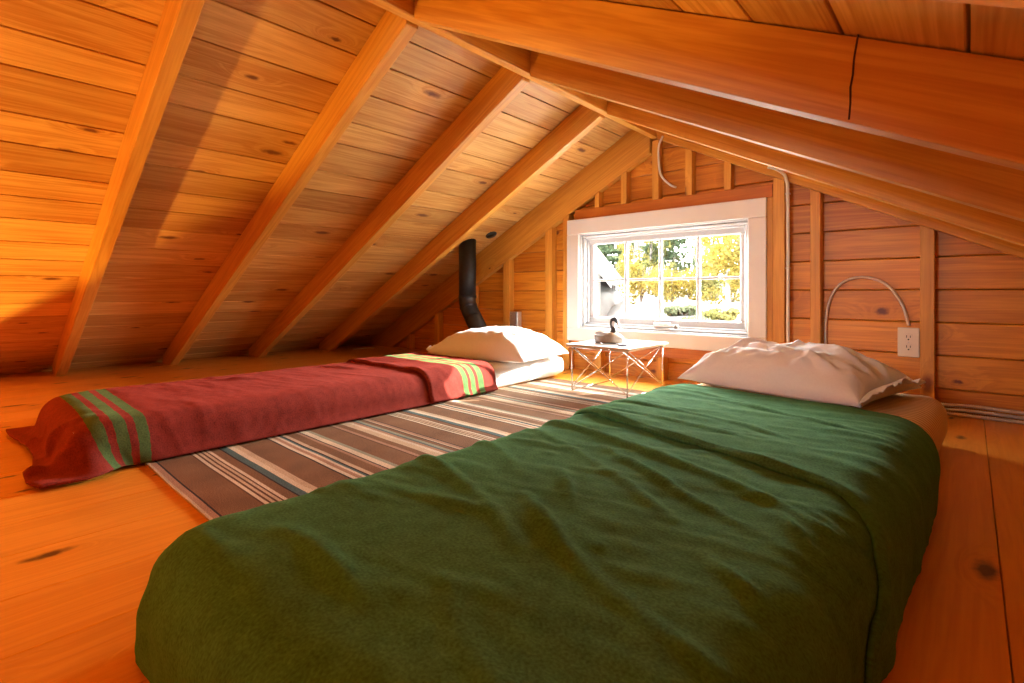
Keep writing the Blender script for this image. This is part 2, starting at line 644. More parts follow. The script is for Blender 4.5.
for a, b, c, d in ((-4.7, WX0 - 0.018, -0.2, 1.6), (WX1 + 0.018, 1.9, -0.2, 1.6), (WX0 - 0.018, WX1 + 0.018, -0.2, WZ0 - 0.018), (WX0 - 0.018, WX1 + 0.018, WZ1 + 0.018, 1.6)):
    box(bm, (a, o_, c), (b, i_, d))
for sgn in (-1, 1):
    no = Vector((sgn * math.sin(ANG), 0, COS))
    bmesh.ops.bisect_plane(bm, geom=list(bm.verts) + list(bm.edges) + list(bm.faces), plane_co=(RX, 0, RZ + DEP + 0.016), plane_no=no, clear_outer=True)
from_bm('sheathing', bm, M['sheath'], wall)


# studs
def stud(x0, x1, z0, z1, label, cat='stud', y0=WALL, y1=SID - 0.0005, mat=None, name='wall_stud', group='framing of the gable wall', slant=None):
    """upright of the gable wall; slant cuts the top to the roof slope"""
    bm = bmesh.new()
    w = x1 - x0
    box(bm, (0, 0, 0), (w, y1 - y0, z1 - z0))
    if slant is not None:
        for v in bm.verts:
            if v.co.z > 0.5 * (z1 - z0):
                v.co.z = soffit(x0 + v.co.x) + slant - z0
    bmesh.ops.bevel(bm, geom=list(bm.edges), offset=0.003, segments=2, affect='EDGES', profile=0.6)
    o = from_bm(name, bm, mat or M['stud'])
    o.location = (x0, y0, z0)
    return tag(o, label, cat, group)


LO = -0.0765
stud(-3.71, -3.665, 0.0, 1, 'shortest wall stud, deep in the eave behind the red bed', slant=LO)
stud(-3.325, -3.275, 0.0, 1, 'short wall stud between the eave and the stovepipe', slant=LO)
stud(-2.895, -2.845, 0.0, 1, 'wall stud partly hidden by the black stovepipe', slant=LO)
stud(-2.535, -2.475, 0.0, 1, 'wall stud carrying the grey metal junction box', slant=LO)
stud(-2.143, -2.085, 0.0, 1, 'tall wall stud just beyond the white pillow, near the window', slant=LO)
stud(-1.992, -1.945, 0.0, 1, 'wall stud touching the white window casing on its stovepipe side', slant=LO)
stud(-0.745, -0.7165, 0.0, 0.972, 'thin trimmer stud between white casing and king stud', 'stud')
stud(-0.716, -0.664, 0.0, 1, 'reddish wall stud beside the window carrying the white cable', slant=-0.001, mat=M['stud'])
stud(-0.555, -0.513, 0.0, 1, 'wall stud where the armored cable arc starts', slant=-0.001)
stud(-0.153, -0.106, 0.0, 1, 'wall stud right beside the ivory wall outlet', slant=-0.001)
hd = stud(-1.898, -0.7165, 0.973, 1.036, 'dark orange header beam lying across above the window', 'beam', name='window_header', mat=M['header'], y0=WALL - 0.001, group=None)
sl_ = stud(-1.944, -0.7455, 0.135, 0.192, 'horizontal sill beam under the white window casing', 'beam', name='window_sill_beam', mat=M['header'], group=None)
for x0, x1, lab, s in ((-1.746, -1.714, 'shortest of the five cripple studs above the window', LO), (-1.56, -1.523, 'second cripple stud above the window, beside the shortest one', LO),
                       (-1.357, -1.318, 'middle cripple stud under the ridge, above the window', -0.001), (-1.161, -1.122, 'cripple stud beside the dangling white wire above the window', -0.001),
                       (-0.952, -0.916, 'cripple stud nearest the corner where the white cable bends', -0.001)):
    if abs(x0 - RX) < 0.05:
        stud(x0, x1, 1.0365, RZ - 0.019, lab, 'cripple stud', name='cripple_stud', group='cripple studs above the window')
    else:
        stud(x0, x1, 1.0365, 1.3, lab, 'cripple stud', name='cripple_stud', group='cripple studs above the window', slant=s)
for x0, lab in ((-1.745, 'short cripple under the window seen through the table frame'), (-1.33, 'short cripple under the window just past the table'),
                (-0.95, 'short cripple under the window behind the white pillow of the green bed')):
    stud(x0, x0 + 0.045, 0.0, 0.1345, lab, 'cripple stud', name='sill_cripple', group='cripples below the window')


# ------------------------------------------------------------------ window
win = empty('window_1', ((WX0 + WX1) / 2, WALL, WZ0))
structure(win, 'white awning window with eight panes in the gable wall')
WC = Vector(win.location)


def wbox(name, lo, hi, mat, bevel=0.003, parent=None):
    bm = bmesh.new()
    lo = Vector(lo) - WC
    hi = Vector(hi) - WC
    box(bm, lo, hi, None, bevel)
    o = from_bm(name, bm, mat, parent or win)
    return o


CX0, CX1, CZ0, CZ1 = -1.948, -0.742, 0.193, 0.972
cf, cb = WALL - 0.018, WALL - 0.0012
wbox('casing', (CX0, cf, WZ1), (CX1, cb, CZ1), M['white'])
wbox('casing', (CX0, cf, CZ0), (CX1, cb, WZ0), M['white'])
wbox('casing', (CX0, cf, WZ0 + 0.0007), (WX0, cb, WZ1 - 0.0007), M['white'])
wbox('casing', (WX1, cf, WZ0 + 0.0007), (CX1, cb, WZ1 - 0.0007), M['white'])


def ring(name, x0, x1, z0, z1, w, y0, y1, mat, bevel=0.003, wb=None):
    """rectangular frame of width w as one mesh"""
    wb = wb or w
    bm = bmesh.new()
    for lo, hi in (((x0, y0, z1 - w), (x1, y1, z1)), ((x0, y0, z0), (x1, y1, z0 + wb)), ((x0, y0, z0 + wb), (x0 + w, y1, z1 - w)), ((x1 - w, y0, z0 + wb), (x1, y1, z1 - w))):
        box(bm, Vector(lo) - WC, Vector(hi) - WC, None, bevel)
    return from_bm(name, bm, mat, win)


ring('jamb', WX0 - 0.016, WX1 + 0.016, WZ0 - 0.016, WZ1 + 0.016, 0.024, WALL - 0.001, SID + 0.09, M['sash'])
ring('stop_molding', WX0 + 0.009, WX1 - 0.009, WZ0 + 0.009, WZ1 - 0.009, 0.014, 2.716, 2.745, M['sash'], 0.005)
ring('inner_stop', WX0 + 0.009, WX1 - 0.009, WZ0 + 0.009, WZ1 - 0.009, 0.026, 2.7455, 2.762, M['sash'], 0.004)
sash = ring('sash', -1.842, -0.843, 0.290, 0.862, 0.050, 2.765, 2.80, M['sash'], 0.006, wb=0.057)
GX0, GX1, GZ0, GZ1 = -1.792, -0.893, 0.347, 0.812
for i in range(1, 4):
    xx = GX0 + (GX1 - GX0) * i / 4
    wbox('muntin', (xx - 0.0095, 2.771, GZ0), (xx + 0.0095, 2.790, GZ1), M['sash'], 0.004)
zz = (GZ0 + GZ1) / 2 + 0.002
for i in range(4):
    xa = GX0 + (GX1 - GX0) * i / 4 + (0.0095 if i else 0)
    xb = GX0 + (GX1 - GX0) * (i + 1) / 4 - (0.0095 if i < 3 else 0)
    wbox('muntin_bar', (xa, 2.772, zz - 0.008), (xb, 2.789, zz + 0.008), M['sash'], 0.0035)
tg = NT('window_glass')
tg.b.inputs['Base Color'].default_value = (1, 1, 1, 1)
tg.b.inputs['Roughness'].default_value = 0.0
nt = tg.t
gl1 = tg.n('ShaderNodeBsdfGlossy'); gl1.inputs['Roughness'].default_value = 0.02
tr1 = tg.n('ShaderNodeBsdfTransparent'); tr1.inputs[0].default_value = (0.97, 0.985, 0.98, 1)
fr1 = tg.n('ShaderNodeFresnel'); fr1.inputs[0].default_value = 1.45
mx1 = tg.n('ShaderNodeMixShader')
tg.l(tg.math('MULTIPLY', fr1.outputs[0], 0.6), mx1.inputs[0]); tg.l(tr1.outputs[0], mx1.inputs[1]); tg.l(gl1.outputs[0], mx1.inputs[2])
tg.l(mx1.outputs[0], nt.nodes['Material Output'].inputs['Surface'])
M['glass'] = tg.m
wbox('glass_pane', (GX0 - 0.01, 2.7912, GZ0 - 0.01), (GX1 + 0.01, 2.7950, GZ1 + 0.01), M['glass'], 0)
# crank operator on the sill
cr = wbox('crank_housing', (-1.36, 2.722, 0.301), (-1.26, 2.7445, 0.329), M['steel'], 0.006)
arm = wbox('crank_arm', (-1.262, 2.708, 0.306), (-1.205, 2.7215, 0.320), M['steel'], 0.005)
lathe('crank_knob', [(0.0, 0.0), (0.010, 0.001), (0.013, 0.010), (0.010, 0.022), (0.0, 0.024)], M['latch'], win, 14, (-1.212 - WC.x, 2.700 - WC.y, 0.300 - WC.z))
# latches on both stiles
for xx, nm in ((-1.838, 'latch'), (-0.847, 'latch')):
    p0 = Vector((xx, 2.742, 0.50)) - WC
    o = wbox(nm, (xx - 0.008, 2.742, 0.405), (xx + 0.008, 2.7455, 0.485), M['latch'], 0.002)
    pts = [Vector((xx, 2.738, 0.47)) - WC, Vector((xx - 0.002, 2.730, 0.445)) - WC, Vector((xx, 2.728, 0.42)) - WC, Vector((xx + 0.002, 2.727, 0.385)) - WC]
    tube('latch_lever', smooth_path(pts, 5), 0.006, M['latch'], win, 8, None)

# ------------------------------------------------------------------ the room behind and below the loft
bm = bmesh.new(); box(bm, (-4.6, -4.1, -2.45), (1.75, 2.93, -2.40)); structure(from_bm('floor_below', bm, M['room']), 'floor of the room below the loft')
bm = bmesh.new(); box(bm, (-4.65, -4.1, -2.40), (-4.55, 2.93, 0.12)); structure(from_bm('wall_left', bm, M['room']), 'side wall under the eave beside the red bed')
bm = bmesh.new(); box(bm, (1.68, -4.1, -2.40), (1.78, 2.93, 0.12)); structure(from_bm('wall_right', bm, M['room']), 'side wall under the eave beside the green bed')
bm = bmesh.new(); box(bm, (-4.65, -4.2, -2.40), (1.78, -4.1, 1.7)); structure(from_bm('wall_front', bm, M['room']), 'end wall of the room behind the loft')
bm = bmesh.new(); box(bm, (-4.55, 2.83, -2.40), (1.68, 2.93, -0.16)); structure(from_bm('wall_below', bm, M['room']), 'lower end wall under the loft')


# ------------------------------------------------------------------ cloth
def relax_blanket(hx, H, L, a0, a1, b0, b1, r, seed, rounded, step=0.022, steps=170, zfloor=0.011):
    """a cloth sheet laid over a soft-edged box and left to fall (position based dynamics)"""
    rng = np.random.RandomState(seed)
    na = int(round((a1 - a0) / step)) + 1
    nb = int(round((b1 - b0) / step)) + 1
    A, B = np.meshgrid(np.linspace(a0, a1, na), np.linspace(b0, b1, nb), indexing='ij')
    da, db = (a1 - a0) / (na - 1), (b1 - b0) / (nb - 1)
    # foot corners rounded off
    A0_, B0_ = A.copy(), B.copy()
    for sg, full in rounded:
        dx = np.maximum(sg * A0_ - (hx - r), 0)
        dy = np.maximum((r + 0.004) - B0_, 0)
        hyp = np.hypot(dx, dy)
        k = np.where((dx > 0) & (dy > 0), np.maximum(dx, dy) / np.maximum(hyp, 1e-6), 1.0)
        k = 1 - full * (1 - k)
        A = np.where((dx > 0) & (dy > 0), sg * ((hx - r) + dx * k), A)
        B = np.where((dx > 0) & (dy > 0), (r + 0.004) - dy * k, B)
    A_, B_ = A, B
    R0 = np.stack([A, B, np.zeros_like(A)], -1)

    def rest_of(ia, ja, ib, jb):
        d = R0[ia, ja] - R0[ib, jb]
        return np.sqrt((d * d).sum(-1, keepdims=True))
    P = np.stack([A, B, np.full_like(A, H + 0.012)], -1)
    P[..., 2] += rng.normal(0, 0.0012, A.shape)
    V = np.zeros_like(P)
    dt = 1 / 60
    c = np.array([0, L / 2, H / 2])
    e = np.array([hx - r, L / 2 - r, H / 2 - r * 0.98])
    skin = 0.007
    S = slice

    def solve(ia, ja, ib, jb, k):
        rest = rest_of(ia, ja, ib, jb)
        p, q = P[ia, ja], P[ib, jb]
        d = q - p
        ln = np.sqrt((d * d).sum(-1, keepdims=True)) + 1e-9
        corr = d * (0.5 * k * (ln - rest) / ln)
        P[ia, ja] = p + corr
        P[ib, jb] = q - corr

    for it in range(steps):
        old = P.copy()
        V[..., 2] -= 9.8 * dt
        V *= 0.985
        P += V * dt
        for sub in range(9):
            for par in (0, 1):
                solve(S(par, na - 1, 2), S(None), S(par + 1, na, 2), S(None), 0.95)
                solve(S(None), S(par, nb - 1, 2), S(None), S(par + 1, nb, 2), 0.95)
                solve(S(par, na - 1, 2), S(0, nb - 1), S(par + 1, na, 2), S(1, nb), 0.35)
                solve(S(par, na - 1, 2), S(1, nb), S(par + 1, na, 2), S(0, nb - 1), 0.35)
            # bending: distance two apart, in colours of 4
            for par in range(4):
                i1 = S(par, na - 2, 4)
                i2 = S(par + 2, na, 4)
                solve(i1, S(None), i2, S(None), 0.12)
                j1 = S(par, nb - 2, 4)
                j2 = S(par + 2, nb, 4)
                solve(S(None), j1, S(None), j2, 0.12)
        # contact with the soft box
        q = P - c
        aq = np.abs(q) - e
        mx = np.maximum(aq, 0)
        outl = np.sqrt((mx * mx).sum(-1))
        inner = np.minimum(aq.max(-1), 0)
        sd = outl + inner - r - skin
        hit = sd < 0
        g = np.where((outl > 1e-6)[..., None], mx / np.maximum(outl, 1e-6)[..., None], 0)
        am = aq.argmax(-1)
        oneh = np.eye(3)[am]
        g = np.where((outl > 1e-6)[..., None], g, oneh) * np.sign(q)
        P = np.where(hit[..., None], P - g * sd[..., None], P)
        # friction
        mv = P - old
        tn = mv - (mv * g).sum(-1, keepdims=True) * g
        P = np.where(hit[..., None], P - tn * 0.75, P)
        fl_ = P[..., 2] < zfloor
        P[..., 2] = np.maximum(P[..., 2], zfloor)
        mv = P - old
        P[..., :2] = np.where(fl_[..., None], P[..., :2] - mv[..., :2] * 0.7, P[..., :2])
        V = (P - old) / dt
        V = np.clip(V, -3, 3)
    return A_, B_, P


def normals(P):
    ga = np.gradient(P, axis=0)
    gb = np.gradient(P, axis=1)
    n = np.cross(ga, gb)
    n /= np.linalg.norm(n, axis=-1, keepdims=True) + 1e-9
    return n


def smooth_grid(P, it=1):
    for _ in range(it):
        Q = P.copy()
        Q[1:-1] = 0.5 * Q[1:-1] + 0.25 * (P[:-2] + P[2:])
        P = Q.copy()
        P[:, 1:-1] = 0.5 * Q[:, 1:-1] + 0.25 * (Q[:, :-2] + Q[:, 2:])
    return P


def sample(G, A0, A1, B0, B1, a, b):
    """bilinear lookup on a regular grid"""
    na, nb = G.shape[:2]
    fa = np.clip((a - A0) / (A1 - A0) * (na - 1), 0, na - 1.0001)
    fb = np.clip((b - B0) / (B1 - B0) * (nb - 1), 0, nb - 1.0001)
    i, j = fa.astype(int), fb.astype(int)
    u, v = (fa - i)[..., None], (fb - j)[..., None]
    return (G[i, j] * (1 - u) * (1 - v) + G[i + 1, j] * u * (1 - v) + G[i, j + 1] * (1 - u) * v + G[i + 1, j + 1] * u * v)


def crease(a, b, p, q, width, height):
    """height of a soft ridge along the segment p-q of the flat cloth"""
    px, py = p
    dx, dy = q[0] - px, q[1] - py
    L2 = dx * dx + dy * dy
    t = np.clip(((a - px) * dx + (b - py) * dy) / L2, 0, 1)
    bow = 0.03 * np.sin(t * 3.0 + px * 9)
    d = np.hypot(a - px - t * dx, b - py - t * dy + bow)
    return height * np.exp(-(d / width) ** 2) * np.sin(np.pi * np.clip(t * 0.9 + 0.05, 0, 1)) ** 0.6


def cloth_obj(name, P, a, b, mat, thick, parent=None, closed_round=True):
    na, nb = P.shape[:2]
    me = bpy.data.meshes.new(name)
    idx = np.arange(na * nb).reshape(na, nb)
    f = np.stack([idx[:-1, :-1], idx[1:, :-1], idx[1:, 1:], idx[:-1, 1:]], -1).reshape(-1, 4)
    me.from_pydata(P.reshape(-1, 3).tolist(), [], f.tolist())
    uvl = me.uv_layers.new(name='flat')
    fa, fb = a.reshape(-1), b.reshape(-1)
    li = np.zeros(len(me.loops), dtype=np.int32)
    me.loops.foreach_get('vertex_index', li)
    uvl.data.foreach_set('uv', np.stack([fa[li], fb[li]], -1).reshape(-1).astype(np.float32))
    o = link_mesh(name, me, mat, parent, True)
    so = o.modifiers.new('thickness', 'SOLIDIFY')
    so.thickness = thick
    so.offset = 1.0
    so.use_rim = True
    return o


def fbm(a, b, s, seed, octs=3):
    out = np.zeros(a.shape)
    it = np.nditer(a, flags=['multi_index'])
    for x in it:
        i = it.multi_index
        out[i] = mnoise.fractal(Vector((float(a[i]) * s[0], float(b[i]) * s[1], seed)), 0.9, 2.0, octs)
    return out


def bed_cloth(parent, hx, H, L, a0, a1, b0, b1, edge_near, edge_far, seed, mat, creases, rounded, r=0.05, wr=0.004, tuck=0.0):
    A, B, P = relax_blanket(hx, H, L, a0, a1, b0, b1, r, seed, rounded)
    P = smooth_grid(P, 2)
    if tuck:
        # drape pulled in snug against the mattress
        q = P[..., :2] - np.array([0, L / 2])
        e2 = np.array([hx - r, L / 2 - r])
        mx = np.maximum(np.abs(q) - e2, 0)
        dd = np.sqrt((mx * mx).sum(-1)) - r - 0.007
        g2 = mx / np.maximum(np.sqrt((mx * mx).sum(-1)), 1e-6)[..., None] * np.sign(q)
        P[..., :2] -= g2 * (np.maximum(dd - 0.004, 0) * tuck)[..., None]
    # finer grid so that creases read
    up = 3
    na2, nb2 = (A.shape[0] - 1) * up + 1, (A.shape[1] - 1) * up + 1
    ga, gb = np.meshgrid(np.linspace(a0, a1, na2), np.linspace(b0, b1, nb2), indexing='ij')
    G = sample(np.concatenate([P, A[..., None], B[..., None]], -1), a0, a1, b0, b1, ga, gb)
    P = smooth_grid(G[..., :3], 3)
    A, B = G[..., 3], G[..., 4]
    n = normals(P)
    h = np.zeros(A.shape)
    for p, q, w, k in creases:
        h += crease(A, B, p, q, w, k * 1.35)
    h += wr * np.maximum(fbm(A, B, (5, 11), seed * 3.1), -0.2)
    h += wr * 1.1 * np.maximum(fbm(A * 0.9 + B * 0.5, B - A * 0.3, (3, 16), seed * 5.3, 4), 0.0) ** 1.3
    P2 = P + n * h[..., None]
    n2 = normals(P2)
    fa_ = np.vectorize(edge_far)(np.linspace(a0, a1, A.shape[0]))[:, None] - 0.012
    gb = np.linspace(b0, b1, A.shape[1])[None]
    ga = np.repeat(np.linspace(a0, a1, A.shape[0])[:, None], A.shape[1], 1)
    mb = np.where(gb > 0.9, 0.9 + (gb - 0.9) * (fa_ - 0.9) / (b1 - 0.9), gb)
    Pm = sample(P2, a0, a1, b0, b1, ga, mb)
    main = cloth_obj('blanket_cloth', Pm, np.where(gb > 0.9, ga, A), np.where(gb > 0.9, mb, B), mat, 0.007, parent)
    # the head end folded back once more over itself
    nb_f, na_f = 90, A.shape[0]
    tt = np.linspace(0, 1, nb_f)
    aa = np.repeat(np.linspace(a0, a1, na_f)[:, None], nb_f, 1)
    near = np.array([edge_near(x) for x in aa[:, 0]])
    far = np.array([edge_far(x) for x in aa[:, 0]])
    bb = near[:, None] + (far - near)[:, None] * tt[None]
    S_ = sample(P2, a0, a1, b0, b1, aa, bb)
    N_ = sample(n2, a0, a1, b0, b1, aa, bb)
    N_ /= np.linalg.norm(N_, axis=-1, keepdims=True)
    dist = (tt[None] * (far - near)[:, None])
    lift = 0.0080 + 0.0055 * np.exp(-(dist / 0.035) ** 2) * (1 + 0.7 * np.sin(aa * 23 + seed) * np.sin(aa * 9.7)) - 0.000 * aa
    lift += 0.0025 * (1 + fbm(aa, bb, (4, 9), seed * 1.7 + 5))
    F = S_ + N_ * lift[..., None]
    # roll the near edge down
    F[:, 0] = S_[:, 0] + N_[:, 0] * 0.0085
    F[:, 1] = S_[:, 1] * 0.5 + F[:, 1] * 0.5 + N_[:, 1] * 0.002
    F[..., 2] = np.maximum(F[..., 2], 0.009)
    fold = cloth_obj('folded_top', F, aa, bb, mat, 0.007, parent)
    return main, fold, (A, B, P2, n2)


def mattress(name, loc, rz, hx, L, H, mat_core, mat_sheet, label, r=0.05, seed=1, sheet_wr=0.003, from_y=0.0):
    t = empty(name, loc, rz)
    tag(t, label, 'mattress', 'foam mattresses on the loft floor')
    # core: soft-edged slab
    def slab(hx, y0, y1, z0, z1, r, wr, nx=46, ny=90, seed=0):
        """closed rounded box from a stretched sphere-cube grid"""
        bm = bmesh.new()
        bmesh.ops.create_cube(bm, size=2.0)
        bmesh.ops.subdivide_edges(bm, edges=list(bm.edges), cuts=31, use_grid_fill=True)
        hy, hz = (y1 - y0) / 2, (z1 - z0) / 2
        for v in bm.verts:
            p = Vector((v.co.x * hx, v.co.y * hy, v.co.z * hz))
            q = Vector((max(-hx + r, min(hx - r, p.x)), max(-hy + r, min(hy - r, p.y)), max(-hz + r, min(hz - r, p.z))))
            d = p - q
            if d.length > 1e-6:
                p = q + d.normalized() * r
            nrm = d.normalized() if d.length > 1e-6 else Vector((0, 0, 1))
            w = mnoise.fractal(Vector((p.x * 7, p.y * 3.5, p.z * 9 + seed)), 0.9, 2.0, 3)
            p = p + nrm * wr * w
            v.co = p + Vector((0, (y0 + y1) / 2, (z0 + z1) / 2))
        return bm
    rr = min(r, H / 2 - 0.002)
    core = from_bm('foam_core', slab(hx - 0.004, 0.004, L - 0.004, 0.002, H - 0.004, rr, 0.0, seed=seed), mat_core, t, True)
    sh = from_bm('fitted_sheet', slab(hx, from_y, L + 0.002, 0.003, H, rr, sheet_wr, seed=seed), mat_sheet, t, True)
    return t


# ------------------------------------------------------------------ rug
RUGX0, RUGX1, RUGY0, RUGY1 = -1.803, -0.868, 0.372, 2.33
rug_cols = {'b': (0.20, 0.110, 0.060), 'd': (0.11, 0.055, 0.032), 'c': (0.52, 0.40, 0.275), 'w': (0.62, 0.53, 0.40), 't': (0.085, 0.14, 0.145),
            'g': (0.28, 0.30, 0.23), 'k': (0.035, 0.03, 0.03), 'p': (0.36, 0.22, 0.15)}
pattern = [('c', .006), ('p', .012), ('k', .004), ('b', .075), ('d', .004), ('w', .008), ('d', .005), ('c', .007), ('d', .005), ('c', .007), ('d', .004), ('w', .008), ('b', .022), ('k', .004),
           ('t', .018), ('w', .014), ('c', .016), ('b', .080), ('k', .005), ('w', .010), ('p', .012), ('w', .008), ('t', .006), ('k', .005), ('c', .012), ('b', .030), ('p', .010), ('k', .004),
           ('w', .018), ('g', .012), ('b', .070), ('d', .005), ('p', .012), ('b', .022), ('c', .022), ('w', .012), ('p', .012), ('t', .007), ('g', .012), ('b', .014), ('k', .004)]
bm = bmesh.new()
cl = bm.loops.layers.float_color.new('stripe')
y = RUGY0
stripes = []
while y < RUGY1:
    for key, w in pattern:
        w *= 1.12
        if y >= RUGY1:
            break
        stripes.append((y, min(y + w, RUGY1), rug_cols[key]))
        y += w
nx = 26
rr = random.Random(3)
T = 0.006


def rug_z(x, y):
    return T + 0.0012 * mnoise.noise(Vector((x * 6, y * 5, 2)))


def rug_wob(x, y):
    return 0.004 * mnoise.noise(Vector((x * 5, y * 3.0, 7)))


for (ya, yb, c) in stripes:
    n = max(1, int((yb - ya) / 0.02))
    for i in range(nx):
        xa = RUGX0 + (RUGX1 - RUGX0) * i / nx
        xb = RUGX0 + (RUGX1 - RUGX0) * (i + 1) / nx
        for k in range(n):
            y0 = ya + (yb - ya) * k / n
            y1 = ya + (yb - ya) * (k + 1) / n
            vs = [bm.verts.new((px, py + rug_wob(px, py), rug_z(px, py))) for px, py in ((xa, y0), (xb, y0), (xb, y1), (xa, y1))]
            f = bm.faces.new(vs)
            for l in f.loops:
                l[cl] = (*c, 1)
bmesh.ops.remove_doubles(bm, verts=list(bm.verts), dist=1e-5)
be = [e for e in bm.edges if e.is_boundary]
ex = bmesh.ops.extrude_edge_only(bm, edges=be)
for v in [g for g in ex['geom'] if isinstance(g, bmesh.types.BMVert)]:
    v.co.z = 0.0006
for f in bm.faces:
    for l in f.loops:
        if l[cl][3] == 0 or (l[cl][0] == 0 and l[cl][1] == 0):
            l[cl] = (0.15, 0.08, 0.05, 1)
t = NT('woven_rug')
at = t.n('ShaderNodeAttribute', attribute_name='stripe')
tc = t.n('ShaderNodeTexCoord')
n1 = t.n('ShaderNodeTexNoise'); n1.inputs['Scale'].default_value = 330; n1.inputs['Detail'].default_value = 3
n2 = t.n('ShaderNodeTexNoise'); n2.inputs['Scale'].default_value = 9; n2.inputs['Detail'].default_value = 3
t.l(tc.outputs['Object'], n1.inputs[0]); t.l(tc.outputs['Object'], n2.inputs[0])
v1 = t.range(n1.outputs[0], 0.3, 0.7, 0.62, 1.35)
v2 = t.range(n2.outputs[0], 0.3, 0.7, 0.85, 1.12)
vc = t.n('ShaderNodeCombineColor')
vv = t.math('MULTIPLY', v1, v2)
for i in range(3):
    t.l(vv, vc.inputs[i])
t.l(t.mix(1.0, at.outputs['Color'], vc.outputs[0], 'MULTIPLY'), t.b.inputs['Base Color'])
t.b.inputs['Roughness'].default_value = 0.95
t.b.inputs['Specular IOR Level'].default_value = 0.15
t.bump(n1.outputs[0], 0.6, 0.003)
rug = from_bm('striped_rug', bm, t.m)
tag(rug, 'brown and cream striped woven rug on the floor between the two beds', 'rug')

# ------------------------------------------------------------------ red bed
RED_HX, RED_L, RED_H = 0.335, 2.25, 0.128
red_o = (-2.115, 0.205, 0.0)
M['red'] = wool('red_wool', (0.185, 0.028, 0.020), (0.070, 0.125, 0.042),
                [(0.075, 0.102), (0.120, 0.147), (0.166, 0.193), (1.395, 1.425), (1.443, 1.473), (1.493, 1.527)])
mattress('mattress', (red_o[0], red_o[1], 0.0055), 0.0, RED_HX, RED_L, RED_H - 0.004, M['sheet'], M['sheet'], 'thin mattress in a white sheet under the red blanket', seed=3, sheet_wr=0.009)
red = empty('blanket', red_o)
tag(red, 'dark red wool blanket with green end stripes on the bed along the eave', 'blanket', 'wool blankets')
red_cr = [((-0.15, 0.5), (-0.05, 0.72), 0.02, 0.008), ((0.30, 0.1), (0.36, 1.1), 0.03, 0.006), ((-0.2, 0.95), (0.0, 1.1), 0.02, 0.007),
          ((0.1, -0.12), (0.2, 0.05), 0.02, 0.018), ((0.28, -0.12), (0.30, 0.02), 0.02, 0.02), ((-0.1, -0.12), (-0.05, 0.0), 0.02, 0.016)]
bed_cloth(red, RED_HX, RED_H, RED_L, -RED_HX - 0.080, RED_HX + 0.092, -0.105, 1.62, lambda a: 1.19 + 0.02 * a, lambda a: 1.615, 2, M['red'], red_cr, ((1, 0.55), (-1, 0.0)), wr=0.003)

# ------------------------------------------------------------------ green bed
G_HX, G_L, G_H = 0.368, 2.055, 0.160
g_o = (-0.498, 0.168, 0.0)
g_rz = math.radians(-2.3)
M['green'] = wool('green_wool', (0.052, 0.160, 0.064), mott=0.35)
t = NT('tan_ribbed_sheet')
tc = t.n('ShaderNodeTexCoord')
wv = t.n('ShaderNodeTexWave', wave_type='BANDS', bands_direction='Y')
wv.inputs['Scale'].default_value = 13
wv.inputs['Distortion'].default_value = 0.3
t.l(tc.outputs['Object'], wv.inputs[0])
t.l(t.mix(wv.outputs[1], (0.58, 0.36, 0.17), (0.90, 0.70, 0.46)), t.b.inputs['Base Color'])
t.b.inputs['Roughness'].default_value = 0.85
t.bump(wv.outputs[1], 0.4, 0.003)
M['tan'] = t.m
mattress('mattress', g_o, g_rz, G_HX, G_L, G_H, M['sheet'], M['tan'], 'thick mattress in a tan ribbed sheet under the green blanket', r=0.06, seed=8, sheet_wr=0.004)
green = empty('blanket', g_o, g_rz)
tag(green, 'plain dark green wool blanket on the bed nearest the bare floor boards', 'blanket', 'wool blankets')
g_cr = [((-0.36, 0.86), (0.30, 0.66), 0.013, 0.010), ((-0.30, 0.74), (0.15, 0.55), 0.010, 0.008), ((-0.1, 0.73), (0.34, 0.58), 0.009, 0.008),
        ((-0.38, 0.48), (0.05, 0.33), 0.011, 0.009), ((-0.05, 0.45), (0.30, 0.33), 0.010, 0.010), ((-0.30, 0.25), (-0.05, 0.39), 0.011, 0.008),
        ((-0.38, 0.63), (-0.15, 0.53), 0.010, 0.008), ((0.05, 0.25), (0.30, 0.15), 0.012, 0.007), ((0.18, 0.78), (0.36, 0.48), 0.009, 0.008),
        ((-0.36, 1.15), (0.15, 1.05), 0.009, 0.006), ((-0.1, 1.33), (0.30, 1.25), 0.009, 0.006), ((-0.36, 1.41), (0.0, 1.33), 0.008, 0.005),
        ((-0.20, 0.13), (0.02, 0.19), 0.013, 0.007), ((-0.36, 1.02), (0.10, 0.98), 0.008, 0.005), ((-0.15, 0.62), (0.12, 0.44), 0.009, 0.007),
        ((0.10, 0.60), (0.33, 0.40), 0.008, 0.007), ((-0.36, 0.33), (-0.20, 0.42), 0.010, 0.006), ((0.02, 0.90), (0.33, 0.68), 0.009, 0.007)]
bed_cloth(green, G_HX, G_H, G_L, -G_HX - 0.090, G_HX + 0.100, -0.085, 1.62, lambda a: 0.895 - 0.26 * a - min(0.2, 8 * max(0, a - 0.25) ** 2), lambda a: 1.545 - 0.10 * (a + 0.36) - 3.0 * max(0, a - 0.25) ** 2, 4, M['green'], g_cr, ((1, 1.0), (-1, 1.0)), r=0.06, wr=0.005, tuck=0.9)


